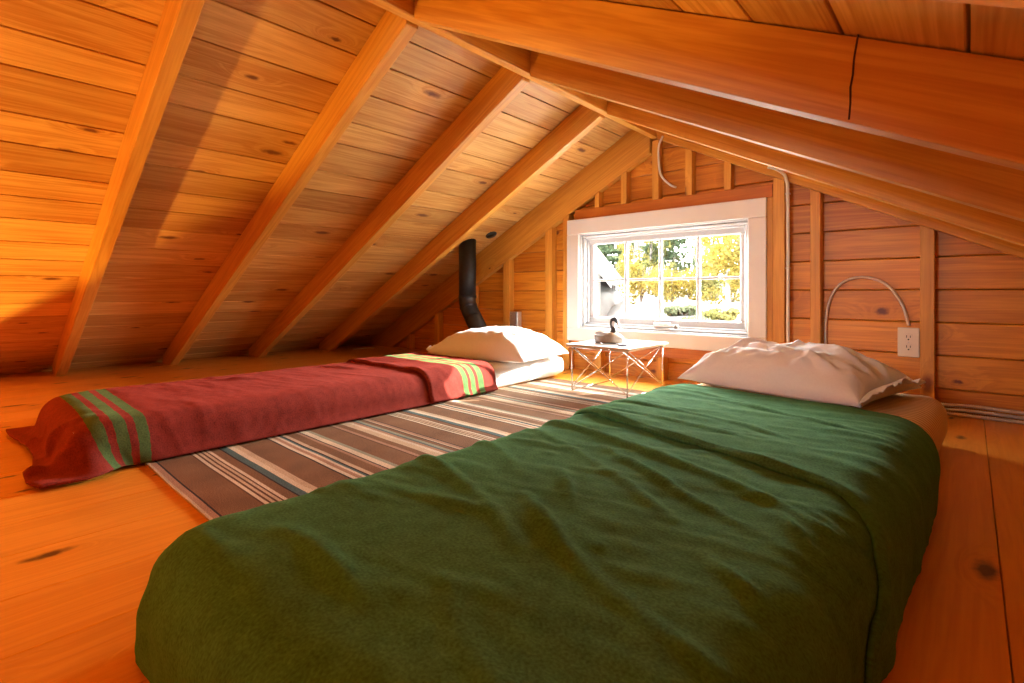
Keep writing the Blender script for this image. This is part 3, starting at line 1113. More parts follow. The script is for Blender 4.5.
# ------------------------------------------------------------------ pillows
def pillow(loc, rot, lx, ly, h, mat, label, seed, sag=0.0, frill_end=(-1,), wrk=0.010, tucks=()):
    root = empty('pillow', loc)
    root.rotation_euler = rot
    tag(root, label, 'pillow', 'white pillows')
    n, m = 72, 52
    verts, faces = [], []
    us = np.linspace(-1, 1, n)
    vs_ = np.linspace(-1, 1, m)

    def surf(u, v, side):
        # slightly pinched outline
        px = u * lx * (1 - 0.06 * (1 - abs(u)) * 0 - 0.07 * abs(u) ** 2 * (1 - v * v))
        py = v * ly * (1 - 0.08 * abs(v) ** 2 * (1 - u * u))
        e = max(0.0, (1 - abs(u) ** 2.6)) * max(0.0, (1 - abs(v) ** 2.4))
        z = h * e ** 0.44
        wn_ = mnoise.fractal(Vector((u * 2.2 + seed, v * 3.2, seed * 1.3)), 0.8, 2.1, 4)
        rd = mnoise.ridged_multi_fractal(Vector((u * 1.6 + seed * 2, v * 2.6 + u * 0.8, seed)), 0.9, 2.0, 4, 1.0, 2.0)
        z += (wn_ * 0.9 + rd * 0.55 - 0.45) * wrk * min(1.0, e * 4)
        for (p, q, w, k) in tucks:
            z += float(crease(np.float64(u), np.float64(v), p, q, w, k)) * min(1.0, e * 5)
        if side > 0:
            return (px, py, z * 0.93 + 0.010)
        return (px, py, 0.010 - h * 0.09 * min(1.0, e * 6))

    def idx(i, j, s):
        return (s * n * m) + i * m + j
    for s in (1, -1):
        for u in us:
            for v in vs_:
                verts.append(surf(u, v, s))
    for s in (0, 1):
        for i in range(n - 1):
            for j in range(m - 1):
                f = (idx(i, j, s), idx(i + 1, j, s), idx(i + 1, j + 1, s), idx(i, j + 1, s))
                faces.append(f if s == 0 else f[::-1])
    me = bpy.data.meshes.new('pillowcase')
    me.from_pydata(verts, [], faces)
    b = bmesh.new(); b.from_mesh(me)
    bmesh.ops.remove_doubles(b, verts=list(b.verts), dist=1e-5)
    b.to_mesh(me); b.free()
    link_mesh('pillowcase', me, mat, root, True)
    # loose ruffled hem at the open end
    for e in frill_end:
        fv, ff = [], []
        K, R = 60, 7
        for i in range(K + 1):
            v = -0.97 + 1.94 * i / K
            for j in range(R + 1):
                t = j / R
                # seam on the top side near the open end out to the ruffled hem
                p = Vector(surf(e * 0.985, v, 1))
                out = t * 0.050 * (1.1 - 0.75 * v ** 4)
                ruff = (mnoise.noise(Vector((v * 7 + seed, 0.3, seed))) * 0.020 + mnoise.noise(Vector((v * 21 + seed, 1.3, seed))) * 0.010) * t * (1.15 - v * v)
                fv.append((p.x + e * (out * (0.7 + 0.3 * mnoise.noise(Vector((v * 9, seed, 3))))), p.y * (1 + 0.03 * t), p.z + ruff + 0.012 * t))
        for i in range(K):
            for j in range(R):
                a = i * (R + 1) + j
                ff.append((a, a + R + 1, a + R + 2, a + 1))
        me = bpy.data.meshes.new('case_hem')
        me.from_pydata(fv, [], ff)
        o = link_mesh('case_hem', me, mat, root, True)
        so = o.modifiers.new('thickness', 'SOLIDIFY'); so.thickness = 0.003; so.offset = 0
    return root


M['pillow'] = plain('pillow_cotton', (0.83, 0.82, 0.83), 0.9, bump=0.1, bscale=140, var=0.02, spec=0.2)
pillow((-2.03, 2.12, 0.140), (0, 0, math.radians(7)), 0.335, 0.240, 0.158, M['pillow'], 'white pillow in the sunlight at the head of the red bed', 1.7, frill_end=(-1,), wrk=0.012,
       tucks=(((0.9, -0.7), (0.3, -0.2), 0.05, 0.010), ((0.95, 0.3), (0.35, 0.1), 0.05, 0.008), ((0.5, -0.9), (0.35, -0.3), 0.05, 0.008)))
pillow((-0.46, 1.98, 0.174), (0, 0, math.radians(-12)), 0.297, 0.25, 0.135, M['pillow'], 'crumpled white pillow on the tan sheet of the green bed', 5.2, frill_end=(1,), wrk=0.015,
       tucks=(((-0.95, -0.8), (-0.45, 0.1), 0.05, 0.0196), ((-0.9, -0.5), (-0.2, 0.35), 0.05, 0.0168), ((-0.6, -0.1), (0.75, -0.75), 0.045, 0.0196), ((-0.3, 0.35), (0.7, -0.1), 0.05, 0.0168), ((-0.7, -0.9), (-0.5, -0.4), 0.05, 0.0168), ((0.2, 0.5), (0.95, 0.2), 0.05, 0.0168), ((0.3, -0.9), (0.5, -0.3), 0.06, 0.0140), ((-0.2, 0.0), (0.2, 0.6), 0.05, 0.0140)))

# ------------------------------------------------------------------ side table
M['ply'] = wood('plywood_edge', 'X', (0.62, 0.42, 0.22), (0.45, 0.26, 0.12), knots=0.0, rough=0.5, grain=2.0)
TX0, TX1, TY0, TY1, TZ = -1.505, -1.150, 2.065, 2.470, 0.245
table = empty('side_table', ((TX0 + TX1) / 2, (TY0 + TY1) / 2, 0.0075))
tag(table, 'small low wire-frame table with a white top in front of the window', 'table')
TCN = Vector(table.location)
bm = bmesh.new()
box(bm, Vector((TX0, TY0, TZ - 0.014)) - TCN, Vector((TX1, TY1, TZ - 0.0015)) - TCN, None, 0.002)
top = from_bm('table_top', bm, M['ply'], table)
bm = bmesh.new()
box(bm, Vector((TX0, TY0, TZ - 0.0014)) - TCN, Vector((TX1, TY1, TZ)) - TCN)
from_bm('laminate', bm, M['laminate'], top)
ix, iy = 0.022, 0.022
cor = [Vector((TX0 + ix, TY0 + iy, 0)), Vector((TX1 - ix, TY0 + iy, 0)), Vector((TX1 - ix, TY1 - iy, 0)), Vector((TX0 + ix, TY1 - iy, 0))]
zt, zb = TZ - 0.0165, 0.012
rw = 0.0036
for i, c in enumerate(cor):
    lz = 0.0035 + (0.0075)
    tube('leg', [Vector((c.x, c.y, lz)) - TCN, Vector((c.x, c.y, zt)) - TCN], rw, M['chrome'], table, 8)
for i in range(4):
    a, b = cor[i], cor[(i + 1) % 4]
    d = (b - a).normalized()
    nrm = Vector((d.y, -d.x, 0)) * 0.004
    tube('cross_brace', [Vector((*(a + d * 0.006 + nrm).xy, zt)) - TCN, Vector((*(b - d * 0.006 + nrm).xy, zb + 0.02)) - TCN], 0.0027, M['chrome'], table, 6)
    tube('cross_brace', [Vector((*(a + d * 0.006 - nrm).xy, zb + 0.02)) - TCN, Vector((*(b - d * 0.006 - nrm).xy, zt)) - TCN], 0.0027, M['chrome'], table, 6)
    if i in (1, 3):
        tube('foot_rail', [Vector((*a.xy, 0.0125)) - TCN, Vector((*b.xy, 0.0125)) - TCN], rw * 0.9, M['chrome'], table, 8)
    tube('top_rail', [Vector((*a.xy, zt - 0.002)) - TCN, Vector((*b.xy, zt - 0.002)) - TCN], 0.0027, M['chrome'], table, 6)

# bird decoy on the table
dec = empty('bird_decoy', (-1.345, 2.215, TZ + 0.0005), math.radians(17))
tag(dec, 'small brown and white carved bird decoy with a black upright neck on the table', 'figurine')
t = NT('decoy_body')
tc = t.n('ShaderNodeTexCoord'); sp = t.n('ShaderNodeSeparateXYZ'); t.l(tc.outputs['Object'], sp.inputs[0])
nz = t.n('ShaderNodeTexNoise'); nz.inputs['Scale'].default_value = 70; nz.inputs['Detail'].default_value = 4
t.l(tc.outputs['Object'], nz.inputs[0])
xx = t.math('ADD', sp.outputs[0], t.math('MULTIPLY', t.math('SUBTRACT', nz.outputs[0], 0.5), 0.02))
c = t.ramp(t.range(xx, -0.075, 0.075), [(0.0, (0.05, 0.045, 0.04)), (0.10, (0.45, 0.42, 0.38)), (0.30, (0.30, 0.22, 0.15)), (0.62, (0.36, 0.27, 0.18)), (0.74, (0.66, 0.58, 0.48)), (1.0, (0.72, 0.66, 0.58))])
c = t.mix(t.math('MULTIPLY', nz.outputs[0], 0.5), c, (0.12, 0.08, 0.05), 'MULTIPLY')
c = t.mix(t.math('LESS_THAN', sp.outputs[2], 0.007), c, (0.02, 0.018, 0.016))  # shadow under the body painted in as a dark base band
t.l(c, t.b.inputs['Base Color']); t.b.inputs['Roughness'].default_value = 0.6
M['decoy'] = t.m
secs = [(-0.076, 0.004, 0.036, 0.004), (-0.072, 0.012, 0.030, 0.010), (-0.060, 0.022, 0.026, 0.021), (-0.040, 0.032, 0.026, 0.026), (-0.015, 0.038, 0.029, 0.029), (0.015, 0.039, 0.030, 0.030),
        (0.040, 0.033, 0.028, 0.028), (0.058, 0.023, 0.025, 0.022), (0.070, 0.012, 0.021, 0.012), (0.074, 0.003, 0.020, 0.003)]
verts, faces = [], []
SG = 20
for (sx, hw, cz, hh) in secs:
    for k in range(SG):
        a = 2 * math.pi * k / SG
        verts.append((sx, hw * math.cos(a), max(0.0, cz + hh * math.sin(a) * (1.0 if math.sin(a) > 0 else cz / max(hh, 0.001)))))
for i in range(len(secs) - 1):
    for k in range(SG):
        a, b = i * SG + k, i * SG + (k + 1) % SG
        faces.append((a, b, b + SG, a + SG))
faces.append(tuple(range(SG))); faces.append(tuple((len(secs) - 1) * SG + k for k in range(SG)))
me = bpy.data.meshes.new('body'); me.from_pydata(verts, [], faces)
body = link_mesh('body', me, M['decoy'], dec, True)
b = bmesh.new(); b.from_mesh(me); bmesh.ops.recalc_face_normals(b, faces=b.faces); b.to_mesh(me); b.free()
npts = smooth_path([(0.020, 0, 0.052), (0.022, 0, 0.072), (0.014, 0, 0.094), (0.014, 0, 0.112), (0.024, 0, 0.122), (0.034, 0, 0.117), (0.042, 0, 0.098)], 5)
nr = [0.017, 0.0165, 0.016, 0.0155, 0.015, 0.0142, 0.0135, 0.0128, 0.0122, 0.0118, 0.0115, 0.0113, 0.0112, 0.0112, 0.0112, 0.0114, 0.0118, 0.0122, 0.0126, 0.013, 0.0134, 0.0134, 0.0132, 0.013, 0.0125, 0.0115, 0.010, 0.0085, 0.007, 0.0055, 0.004]
nr = nr[:len(npts)] + [0.004] * (len(npts) - len(nr))
tube('neck_and_head', npts, 0.01, M['black'], dec, 12, nr)
bl = bpy.data.meshes.new('bill')
bv = [(0.038, -0.005, 0.102), (0.038, 0.005, 0.102), (0.045, 0.004, 0.108), (0.045, -0.004, 0.108), (0.056, -0.003, 0.074), (0.056, 0.003, 0.074), (0.059, 0.002, 0.078), (0.059, -0.002, 0.078)]
bl.from_pydata(bv, [], [(0, 1, 2, 3), (7, 6, 5, 4), (0, 4, 5, 1), (1, 5, 6, 2), (2, 6, 7, 3), (3, 7, 4, 0)])
link_mesh('bill', bl, M['grey_metal'], dec)
for sy in (-1, 1):
    bm = bmesh.new()
    bmesh.ops.create_uvsphere(bm, u_segments=12, v_segments=8, radius=1.0)
    for v in bm.verts:
        v.co = Vector((v.co.x * 0.008 + 0.022, v.co.y * 0.004 + sy * 0.0095, v.co.z * 0.014 + 0.100))
    from_bm('cheek_patch', bm, M['sash'], dec, True)
for sy in (-1, 1):
    bm = bmesh.new()
    bmesh.ops.create_uvsphere(bm, u_segments=16, v_segments=10, radius=1.0)
    for v in bm.verts:
        x = v.co.x
        v.co = Vector((x * 0.040 - 0.030, v.co.y * 0.007 + sy * (0.026 - 0.010 * max(0, -x)), v.co.z * 0.013 + 0.047 - 0.004 * x))
    from_bm('wing', bm, M['grey_metal'], dec, True)

# shallow dish on the table
M['dish'] = plain('lavender_glaze', (0.42, 0.38, 0.46), 0.3)
dish = empty('dish', (-1.235, 2.155, TZ + 0.0005))
tag(dish, 'tiny shallow pale dish beside the bird decoy on the table', 'dish')
lathe('bowl', [(0.014, 0.0), (0.020, 0.001), (0.031, 0.009), (0.0325, 0.0095), (0.031, 0.0095), (0.020, 0.004), (0.001, 0.0035)], M['dish'], dish, 24)
lathe('dark_inlay', [(0.0, 0.0036), (0.021, 0.0048), (0.027, 0.0086), (0.0265, 0.0092), (0.020, 0.0062), (0.0, 0.0055)], M['slot'], dish, 20)


# ------------------------------------------------------------------ stovepipe
sp_ = empty('stovepipe', (-2.69, 2.49, 0.0))
tag(sp_, 'black metal stovepipe with an elbow rising behind the white pillow', 'stovepipe')
R = 0.062
top_z = soffit(-2.70) + DEP + 0.03
pp = tube('pipe_section', [(0, 0, 0.470), (0, 0, top_z)], R, M['black_pipe'], sp_, 28)
for v in pp.data.vertices:
    if v.co.z > 0.6:
        v.co.z = soffit(-2.69 + v.co.x) + DEP - 0.0035
tube('pipe_collar', [(0, 0, 0.462), (0, 0, 0.482)], R + 0.003, M['black_pipe'], sp_, 28)
tube('elbow', smooth_path([(0, 0, 0.478), (0.0, 0, 0.435), (0.018, 0.0, 0.385), (0.060, 0.0, 0.325)], 7), R - 0.001, M['black_pipe'], sp_, 28)
tube('elbow_seam', [(0.006, 0, 0.408), (0.010, 0, 0.398)], R + 0.0025, M['black_pipe'], sp_, 28)
tube('pipe_section', smooth_path([(0.056, 0, 0.331), (0.12, 0, 0.235), (0.155, 0, 0.16), (0.165, 0, 0.08), (0.165, 0, 0.002)], 6), R, M['black_pipe'], sp_, 28)
# small black vent cap on the ceiling boards
cap = empty('vent_cap', (-2.566, 2.606, soffit(-2.566) + DEP))
cap.rotation_euler = (0, ANG + math.pi, 0)
tag(cap, 'small round black cap on the ceiling boards above the stovepipe', 'vent cap')
cap.rotation_euler = (math.pi, -ANG, 0)
lathe('disc', [(0.0, -0.004), (0.040, -0.004), (0.043, 0.004), (0.036, 0.012), (0.0, 0.015)], M['black'], cap, 24)


# ------------------------------------------------------------------ outlet, boxes, cables
def ridged(name, pts, r, mat, label, cat, group=None, pitch=0.007):
    P = smooth_path(pts, 40)
    # resample by arc length so the spiral ribs are even
    L = [0.0]
    for a, b in zip(P[:-1], P[1:]):
        L.append(L[-1] + (b - a).length)
    n = int(L[-1] / (pitch / 3))
    out, rad = [], []
    j = 0
    for i in range(n + 1):
        s = L[-1] * i / n
        while j < len(L) - 2 and L[j + 1] < s:
            j += 1
        f = (s - L[j]) / max(L[j + 1] - L[j], 1e-9)
        out.append(P[j].lerp(P[j + 1], f))
        rad.append(r * (1.0 + (0.13 if i % 3 == 0 else -0.10)))
    o = tube(name, out, r, mat, None, 8, rad)
    return tag(o, label, cat, group)


M['armored'] = plain('armored_cable_metal', (0.66, 0.58, 0.50), 0.38, metal=0.55, var=0.1, bscale=200)
out = empty('wall_outlet', (-0.190, WALL, 0.292))
tag(out, 'ivory duplex wall outlet beside the stud at the head of the green bed', 'outlet')
bm = bmesh.new(); box(bm, (-0.033, 0.0005, -0.058), (0.033, SID - WALL - 0.001, 0.058), None, 0.002)
from_bm('outlet_box', bm, M['steel'], out)
bm = bmesh.new(); box(bm, (-0.037, -0.006, -0.062), (0.036, 0.0, 0.062), None, 0.003)
plate = from_bm('cover_plate', bm, M['plastic'], out)
for dz in (-0.021, 0.021):
    bm = bmesh.new()
    bmesh.ops.create_cone(bm, cap_ends=True, segments=24, radius1=0.0165, radius2=0.0160, depth=0.004)
    for v in bm.verts:
        v.co = Vector((max(-0.0135, min(0.0135, v.co.x)), -0.0075 + v.co.z * -1.0 * 0.6, v.co.y + dz))
    rec = from_bm('receptacle', bm, M['plastic'], plate)
    bm = bmesh.new()
    box(bm, (-0.0075, -0.0101, dz - 0.001), (-0.0050, -0.0085, dz + 0.009))
    box(bm, (0.0050, -0.0101, dz - 0.001), (0.0075, -0.0085, dz + 0.008))
    vs = bmesh.ops.create_cone(bm, cap_ends=True, segments=12, radius1=0.003, radius2=0.003, depth=0.0016)['verts']
    for v in vs:
        v.co = Vector((v.co.x, -0.0093 + v.co.z, v.co.y + dz - 0.0085))
    o = from_bm('socket_slots', bm, M['slot'], plate)
bm = bmesh.new()
bmesh.ops.create_cone(bm, cap_ends=True, segments=12, radius1=0.003, radius2=0.003, depth=0.002)
for v in bm.verts:
    v.co = Vector((v.co.x, -0.0065 + v.co.z, v.co.y))
from_bm('screw', bm, M['steel'], plate)
yc = SID - 0.012
arc = [(-0.500, yc, 0.10), (-0.500, yc, 0.24), (-0.497, yc, 0.39), (-0.470, yc, 0.50), (-0.420, yc, 0.556), (-0.345, yc, 0.570), (-0.268, yc, 0.535), (-0.215, yc, 0.45), (-0.192, yc, 0.36)]
arc = [(x, y, z) for x, y, z in arc]
ridged('armored_cable', arc, 0.0062, M['armored'], 'arched armored cable running into the top of the wall outlet', 'cable', 'armored cables')
for k, (z0, z1, y0, y1, lab) in enumerate(((0.044, 0.036, SID - 0.012, SID - 0.010, 'uppermost of three armored cables along the foot of the gable wall'),
                                            (0.024, 0.017, SID - 0.012, SID - 0.011, 'middle of three armored cables along the foot of the gable wall'),
                                            (0.008, 0.008, SID - 0.032, SID - 0.040, 'lowest of three armored cables lying on the floor at the gable wall'))):
    pts = [(-0.10, y0, z0 - 0.006), (0.02, y0, z0), (0.20, y1 - 0.001, z1 + 0.003), (0.45, y1, z1), (0.8, y0, z1), (1.25, y0, z1)]
    if k == 2:
        pts = [(x, y, 0.0085) for x, y, z in pts]
    ridged('armored_cable', pts, 0.0072, M['armored'], lab, 'cable', 'armored cables')
wire = tube('hanging_wire', smooth_path([(-1.285, WALL - 0.012, 1.388), (-1.31, WALL - 0.012, 1.33), (-1.308, WALL - 0.011, 1.222), (-1.292, WALL - 0.011, 1.16), (-1.255, WALL + 0.02, 1.112), (-1.235, SID - 0.004, 1.10)], 8), 0.006, M['cable_white'], None, 8)
tag(wire, 'short white wire dangling from the ridge above the window', 'cable')
wc = tube('white_cable', smooth_path([(-0.735, WALL - 0.012, 1.120), (-0.70, WALL - 0.013, 1.105), (-0.665, WALL - 0.011, 1.075), (-0.653, WALL - 0.011, 1.04), (-0.650, WALL - 0.002, 1.00), (-0.6505, WALL + 0.006, 0.80), (-0.650, WALL + 0.006, 0.60), (-0.6505, WALL + 0.006, 0.35), (-0.650, WALL + 0.006, 0.06)], 8), 0.0075, M['cable_white'], None, 8)
tag(wc, 'white electric cable stapled down the stud beside the window', 'cable')
for zz in (0.98, 0.62):
    bm = bmesh.new(); box(bm, (-0.0105, -0.0105, -0.004), (0.0105, 0.0105, 0.004), None, 0.002)
    o = from_bm('staple', bm, M['steel'], wc); o.location = (-0.6505, WALL + 0.006, zz)
jb = empty('junction_box', (-2.43, WALL + 0.01, 0.31))
tag(jb, 'grey metal junction box on the wall stud behind the sunlit white pillow', 'junction box')
bm = bmesh.new(); box(bm, (-0.0445, -0.004, -0.06), (0.03, 0.044, 0.055), None, 0.003)
from_bm('box_shell', bm, M['steel'], jb)
bm = bmesh.new(); box(bm, (-0.042, -0.0065, -0.057), (0.027, -0.0042, 0.052), None, 0.001)
from_bm('box_cover', bm, M['grey_metal'], jb)
for p in ((-0.03, 0.035), (0.015, -0.04)):
    bm = bmesh.new(); bmesh.ops.create_uvsphere(bm, u_segments=10, v_segments=6, radius=0.004)
    for v in bm.verts:
        v.co = Vector((v.co.x + p[0], v.co.y * 0.5 - 0.007, v.co.z + p[1]))
    from_bm('screw', bm, M['steel'], jb, True)
bm = bmesh.new(); box(bm, (-0.10, -0.006, 0.0), (0.10, 0.006, 0.008), None, 0.002)
gap_bar = from_bm('daylight_gap_bar', bm, M['white']); gap_bar.location = (-4.02, 2.46, 0.0005); gap_bar.rotation_euler = (0, 0, math.radians(85))  # white bar stands in for daylight showing through at the eave
tag(gap_bar, 'thin white bar standing in for a gap of daylight in the dark eave', 'daylight gap')

# ------------------------------------------------------------------ outdoors
bm = bmesh.new()
gx = np.linspace(-34, 16, 60)
gy = np.linspace(3.1, 46, 60)


def ground_z(x, y):
    base = -0.75 + 1.22 * (1 - math.exp(-max(0, y - 3.5) / 3.0)) + 0.035 * max(0, y - 14)
    base -= 1.3 * max(0.0, min(1.0, (-x - 0.62 * y + 0.7) / 2.2))
    return base + 0.10 * mnoise.fractal(Vector((x * 0.35, y * 0.35, 4)), 0.9, 2.0, 3)


vg = [[bm.verts.new((x, y, ground_z(x, y))) for y in gy] for x in gx]
for i in range(59):
    for j in range(59):
        bm.faces.new((vg[i][j], vg[i + 1][j], vg[i + 1][j + 1], vg[i][j + 1]))
t = NT('forest_ground')
tc = t.n('ShaderNodeTexCoord')
n1 = t.n('ShaderNodeTexNoise'); n1.inputs['Scale'].default_value = 1.3; n1.inputs['Detail'].default_value = 5
n2 = t.n('ShaderNodeTexNoise'); n2.inputs['Scale'].default_value = 14; n2.inputs['Detail'].default_value = 4
t.l(tc.outputs['Object'], n1.inputs[0]); t.l(tc.outputs['Object'], n2.inputs[0])
c = t.mix(t.range(n1.outputs[0], 0.45, 0.6), (0.0053, 0.0046, 0.0043), (0.0043, 0.0046, 0.0023))  # soil colours darkened to stand in for a lower outdoor exposure
c = t.mix(t.math('MULTIPLY', n2.outputs[0], 0.6), c, (0.0037, 0.0029, 0.0023))
# added pale apron, unseen, bounces daylight up through the window to the ceiling
sp = t.n('ShaderNodeSeparateXYZ'); t.l(tc.outputs['Object'], sp.inputs[0])
edge = t.math('ADD', sp.outputs[1], t.math('MULTIPLY', n1.outputs[0], 0.8))
apron_bounce = t.mix(n2.outputs[0], (0.62, 0.60, 0.57), (0.80, 0.78, 0.75))
c = t.mix(t.math('LESS_THAN', edge, 6.4), c, apron_bounce)
t.l(c, t.b.inputs['Base Color']); t.b.inputs['Roughness'].default_value = 0.95
t.bump(n2.outputs[0], 0.5, 0.05)
structure(from_bm('ground_outside', bm, t.m, smooth=True), 'sunlit slope outside the window')


def leaf_mat(name, c1, c2):
    t = NT(name)
    tc = t.n('ShaderNodeTexCoord')
    nz = t.n('ShaderNodeTexNoise'); nz.inputs['Scale'].default_value = 3.5; nz.inputs['Detail'].default_value = 3
    t.l(tc.outputs['Object'], nz.inputs[0])
    c = t.mix(t.range(nz.outputs[0], 0.35, 0.65), c1, c2)
    d = t.n('ShaderNodeBsdfDiffuse'); tr = t.n('ShaderNodeBsdfTranslucent'); mx = t.n('ShaderNodeMixShader')
    mx.inputs[0].default_value = 0.5
    t.l(c, d.inputs[0]); t.l(c, tr.inputs[0]); t.l(d.outputs[0], mx.inputs[1]); t.l(tr.outputs[0], mx.inputs[2])
    t.l(mx.outputs[0], t.t.nodes['Material Output'].inputs['Surface'])
    return t.m


M['l_yellow'] = leaf_mat('aspen_leaves', (0.0469, 0.0343, 0.0063), (0.0607, 0.0500, 0.0152))  # leaf and bark colours darkened to stand in for a lower outdoor exposure
M['l_lime'] = leaf_mat('lime_leaves', (0.0317, 0.0343, 0.0112), (0.0527, 0.0469, 0.0165))
M['l_green'] = leaf_mat('pine_needles', (0.0096, 0.0141, 0.0076), (0.0186, 0.0252, 0.0141))
M['l_pale'] = leaf_mat('pale_green_leaves', (0.0232, 0.0297, 0.0156), (0.0408, 0.0438, 0.0267))
M['bark_white'] = plain('aspen_bark', (0.0600, 0.0570, 0.0510), 0.9, var=0.3, bscale=9)
M['bark_dark'] = plain('pine_bark', (0.020, 0.016, 0.013), 0.95, var=0.4, bscale=20)


def foliage(name, centres, per, size, mat, parent, rnd):
    verts, faces = [], []
    for (c, rad) in centres:
        for _ in range(per):
            while True:
                d = Vector((rnd.uniform(-1, 1), rnd.uniform(-1, 1), rnd.uniform(-1, 1)))
                if 0.05 < d.length < 1:
                    break
            p = c + Vector((d.x * rad[0], d.y * rad[1], d.z * rad[2]))
            s = size * rnd.uniform(0.6, 1.3)
            u = Vector((rnd.gauss(0, 1), rnd.gauss(0, 1), rnd.gauss(0, 1))).normalized()
            w = u.orthogonal().normalized()
            i = len(verts)
            verts += [p - u * s, p + w * s * 0.55, p + u * s, p - w * s * 0.55]
            faces.append((i, i + 1, i + 2, i + 3))
    me = bpy.data.meshes.new(name)
    me.from_pydata([tuple(v) for v in verts], [], faces)
    return link_mesh(name, me, mat, parent)


def tree(kind, x, y, h, spread, mat, bark, label, seed, name, cat='tree', n=24, per=90, leaf=0.055):
    rnd = random.Random(seed)
    root = empty(name, (x, y, ground_z(x, y) - 0.03))
    tag(root, label, cat, 'trees outside the window')
    lean = rnd.uniform(-0.04, 0.04)
    tp = [Vector((lean * h * t + 0.04 * math.sin(t * 5 + seed), 0.03 * math.cos(t * 4 + seed), h * t)) for t in [i / 8 for i in range(9)]]
    r0 = 0.011 * h + 0.012
    tube('trunk', tp, r0, bark, root, 10, [r0 * (1 - 0.85 * i / 8) for i in range(9)])
    cen = []
    if kind == 'conifer':
        for k in range(n):
            t = 0.10 + 0.88 * k / n
            rr_ = spread * (1 - t) + 0.08
            for q in range(3):
                a = rnd.uniform(0, 6.28)
                cen.append((Vector((lean * h * t + math.cos(a) * rr_ * 0.55, math.sin(a) * rr_ * 0.55, h * t)), (rr_ * 0.5, rr_ * 0.5, 0.12)))
    else:
        lo = 0.22 if kind == 'broad' else 0.42
        for k in range(n):
            t = rnd.uniform(lo, 1.0)
            a = rnd.uniform(0, 6.28)
            q = spread * (1 - abs(t - 0.6) * 1.1) * rnd.uniform(0.15, 1.0)
            c = Vector((lean * h * t + math.cos(a) * q, math.sin(a) * q, h * t))
            cen.append((c, (spread * 0.30, spread * 0.30, spread * 0.26)))
        for k in range(7):
            t = rnd.uniform(lo, 0.85)
            a = rnd.uniform(0, 6.28)
            b0 = Vector((lean * h * t, 0, h * t))
            b1 = b0 + Vector((math.cos(a), math.sin(a), 0.9)) * spread * 0.7
            tube('branch', [b0, (b0 + b1) / 2 + Vector((0, 0, 0.03)), b1], r0 * 0.25, bark, root, 6, [r0 * 0.3, r0 * 0.2, r0 * 0.08])
    foliage('foliage', cen, per, leaf, mat, root, rnd)
    return root


def bush(x, y, r, hgt, mat, label, seed, n=12, per=130, leaf=0.034):
    rnd = random.Random(seed)
    root = empty('shrub', (x, y, ground_z(x, y) - 0.02))
    tag(root, label, 'shrub', 'shrubs outside the window')
    cen = [(Vector((rnd.uniform(-r, r) * 0.7, rnd.uniform(-r, r) * 0.7, rnd.uniform(0.15, 0.8) * hgt)), (r * 0.4, r * 0.4, hgt * 0.3)) for _ in range(n)]
    for k in range(5):
        a = rnd.uniform(0, 6.28)
        tube('stem', [(0, 0, 0), (math.cos(a) * r * 0.3, math.sin(a) * r * 0.3, hgt * 0.5), (math.cos(a) * r * 0.5, math.sin(a) * r * 0.5, hgt * 0.85)], 0.012, M['bark_dark'], root, 6)
    foliage('foliage', cen, per, leaf, mat, root, rnd)
    return root


def at(u, d):
    """point outside along the photo's column u at depth d (metres along y)"""
    xc = (u - 512) / 505.0
    X, Y = xc * 0.741 - 0.6715, xc * 0.6715 + 0.741
    return X / Y * d, d


x, y = at(640, 17.0); tree('conifer', x, y, 4.2, 1.3, M['l_pale'], M['bark_dark'], 'pale green conifer behind the yellow tree in the second pane column', 1, 'conifer_tree')
x, y = at(662, 15.0); tree('conifer', x, y, 3.9, 1.0, M['l_green'], M['bark_dark'], 'darker green conifer seen next to the middle muntin', 2, 'conifer_tree')
x, y = at(676, 13.0); tree('conifer', x, y, 3.7, 0.8, M['l_green'], M['bark_dark'], 'slim dark-trunked conifer in the third pane column', 3, 'conifer_tree', per=48)
x, y = at(615, 21.0); tree('conifer', x, y, 5.0, 1.6, M['l_green'], M['bark_dark'], 'distant green conifer above the shed roof', 4, 'conifer_tree', leaf=0.1)
x, y = at(694, 14.0); tree('birch', x, y, 3.8, 0.6, M['l_lime'], M['bark_white'], 'white-trunked aspen with thin lime leaves, third pane column', 5, 'aspen_tree', n=10, per=60)
x, y = at(703, 15.5); tree('birch', x, y, 3.8, 0.6, M['l_lime'], M['bark_white'], 'white-trunked aspen just left of the last muntin', 6, 'aspen_tree', n=9, per=60)
x, y = at(726, 9.0); tree('broad', x, y, 2.7, 0.75, M['l_yellow'], M['bark_white'], 'bright yellow aspen filling the last pane column', 7, 'aspen_tree', n=34, per=120, leaf=0.034)
x, y = at(743, 8.2); tree('broad', x, y, 2.6, 0.7, M['l_yellow'], M['bark_dark'], 'bright yellow aspen at the latch side of the window', 8, 'aspen_tree', n=34, per=120, leaf=0.034)
x, y = at(716, 11.5); tree('broad', x, y, 3.0, 0.6, M['l_pale'], M['bark_dark'], 'green leafy tree behind the bright yellow aspen', 9, 'leafy_tree', n=18, per=100, leaf=0.038)
x, y = at(634, 15.2); tree('broad', x, y, 2.8, 0.7, M['l_yellow'], M['bark_white'], 'yellow tree beside the shed eave, second pane column', 10, 'aspen_tree', n=26, per=110, leaf=0.038)
x, y = at(650, 12.6); tree('broad', x, y, 2.7, 0.7, M['l_lime'], M['bark_dark'], 'yellow-green leafy tree behind the shrubs near the middle muntin', 11, 'leafy_tree', n=24, per=110, leaf=0.038)
x, y = at(760, 13.0); tree('broad', x, y, 3.0, 0.9, M['l_lime'], M['bark_dark'], 'leafy tree past the latch edge of the window', 12, 'leafy_tree', n=24, per=70, leaf=0.06)
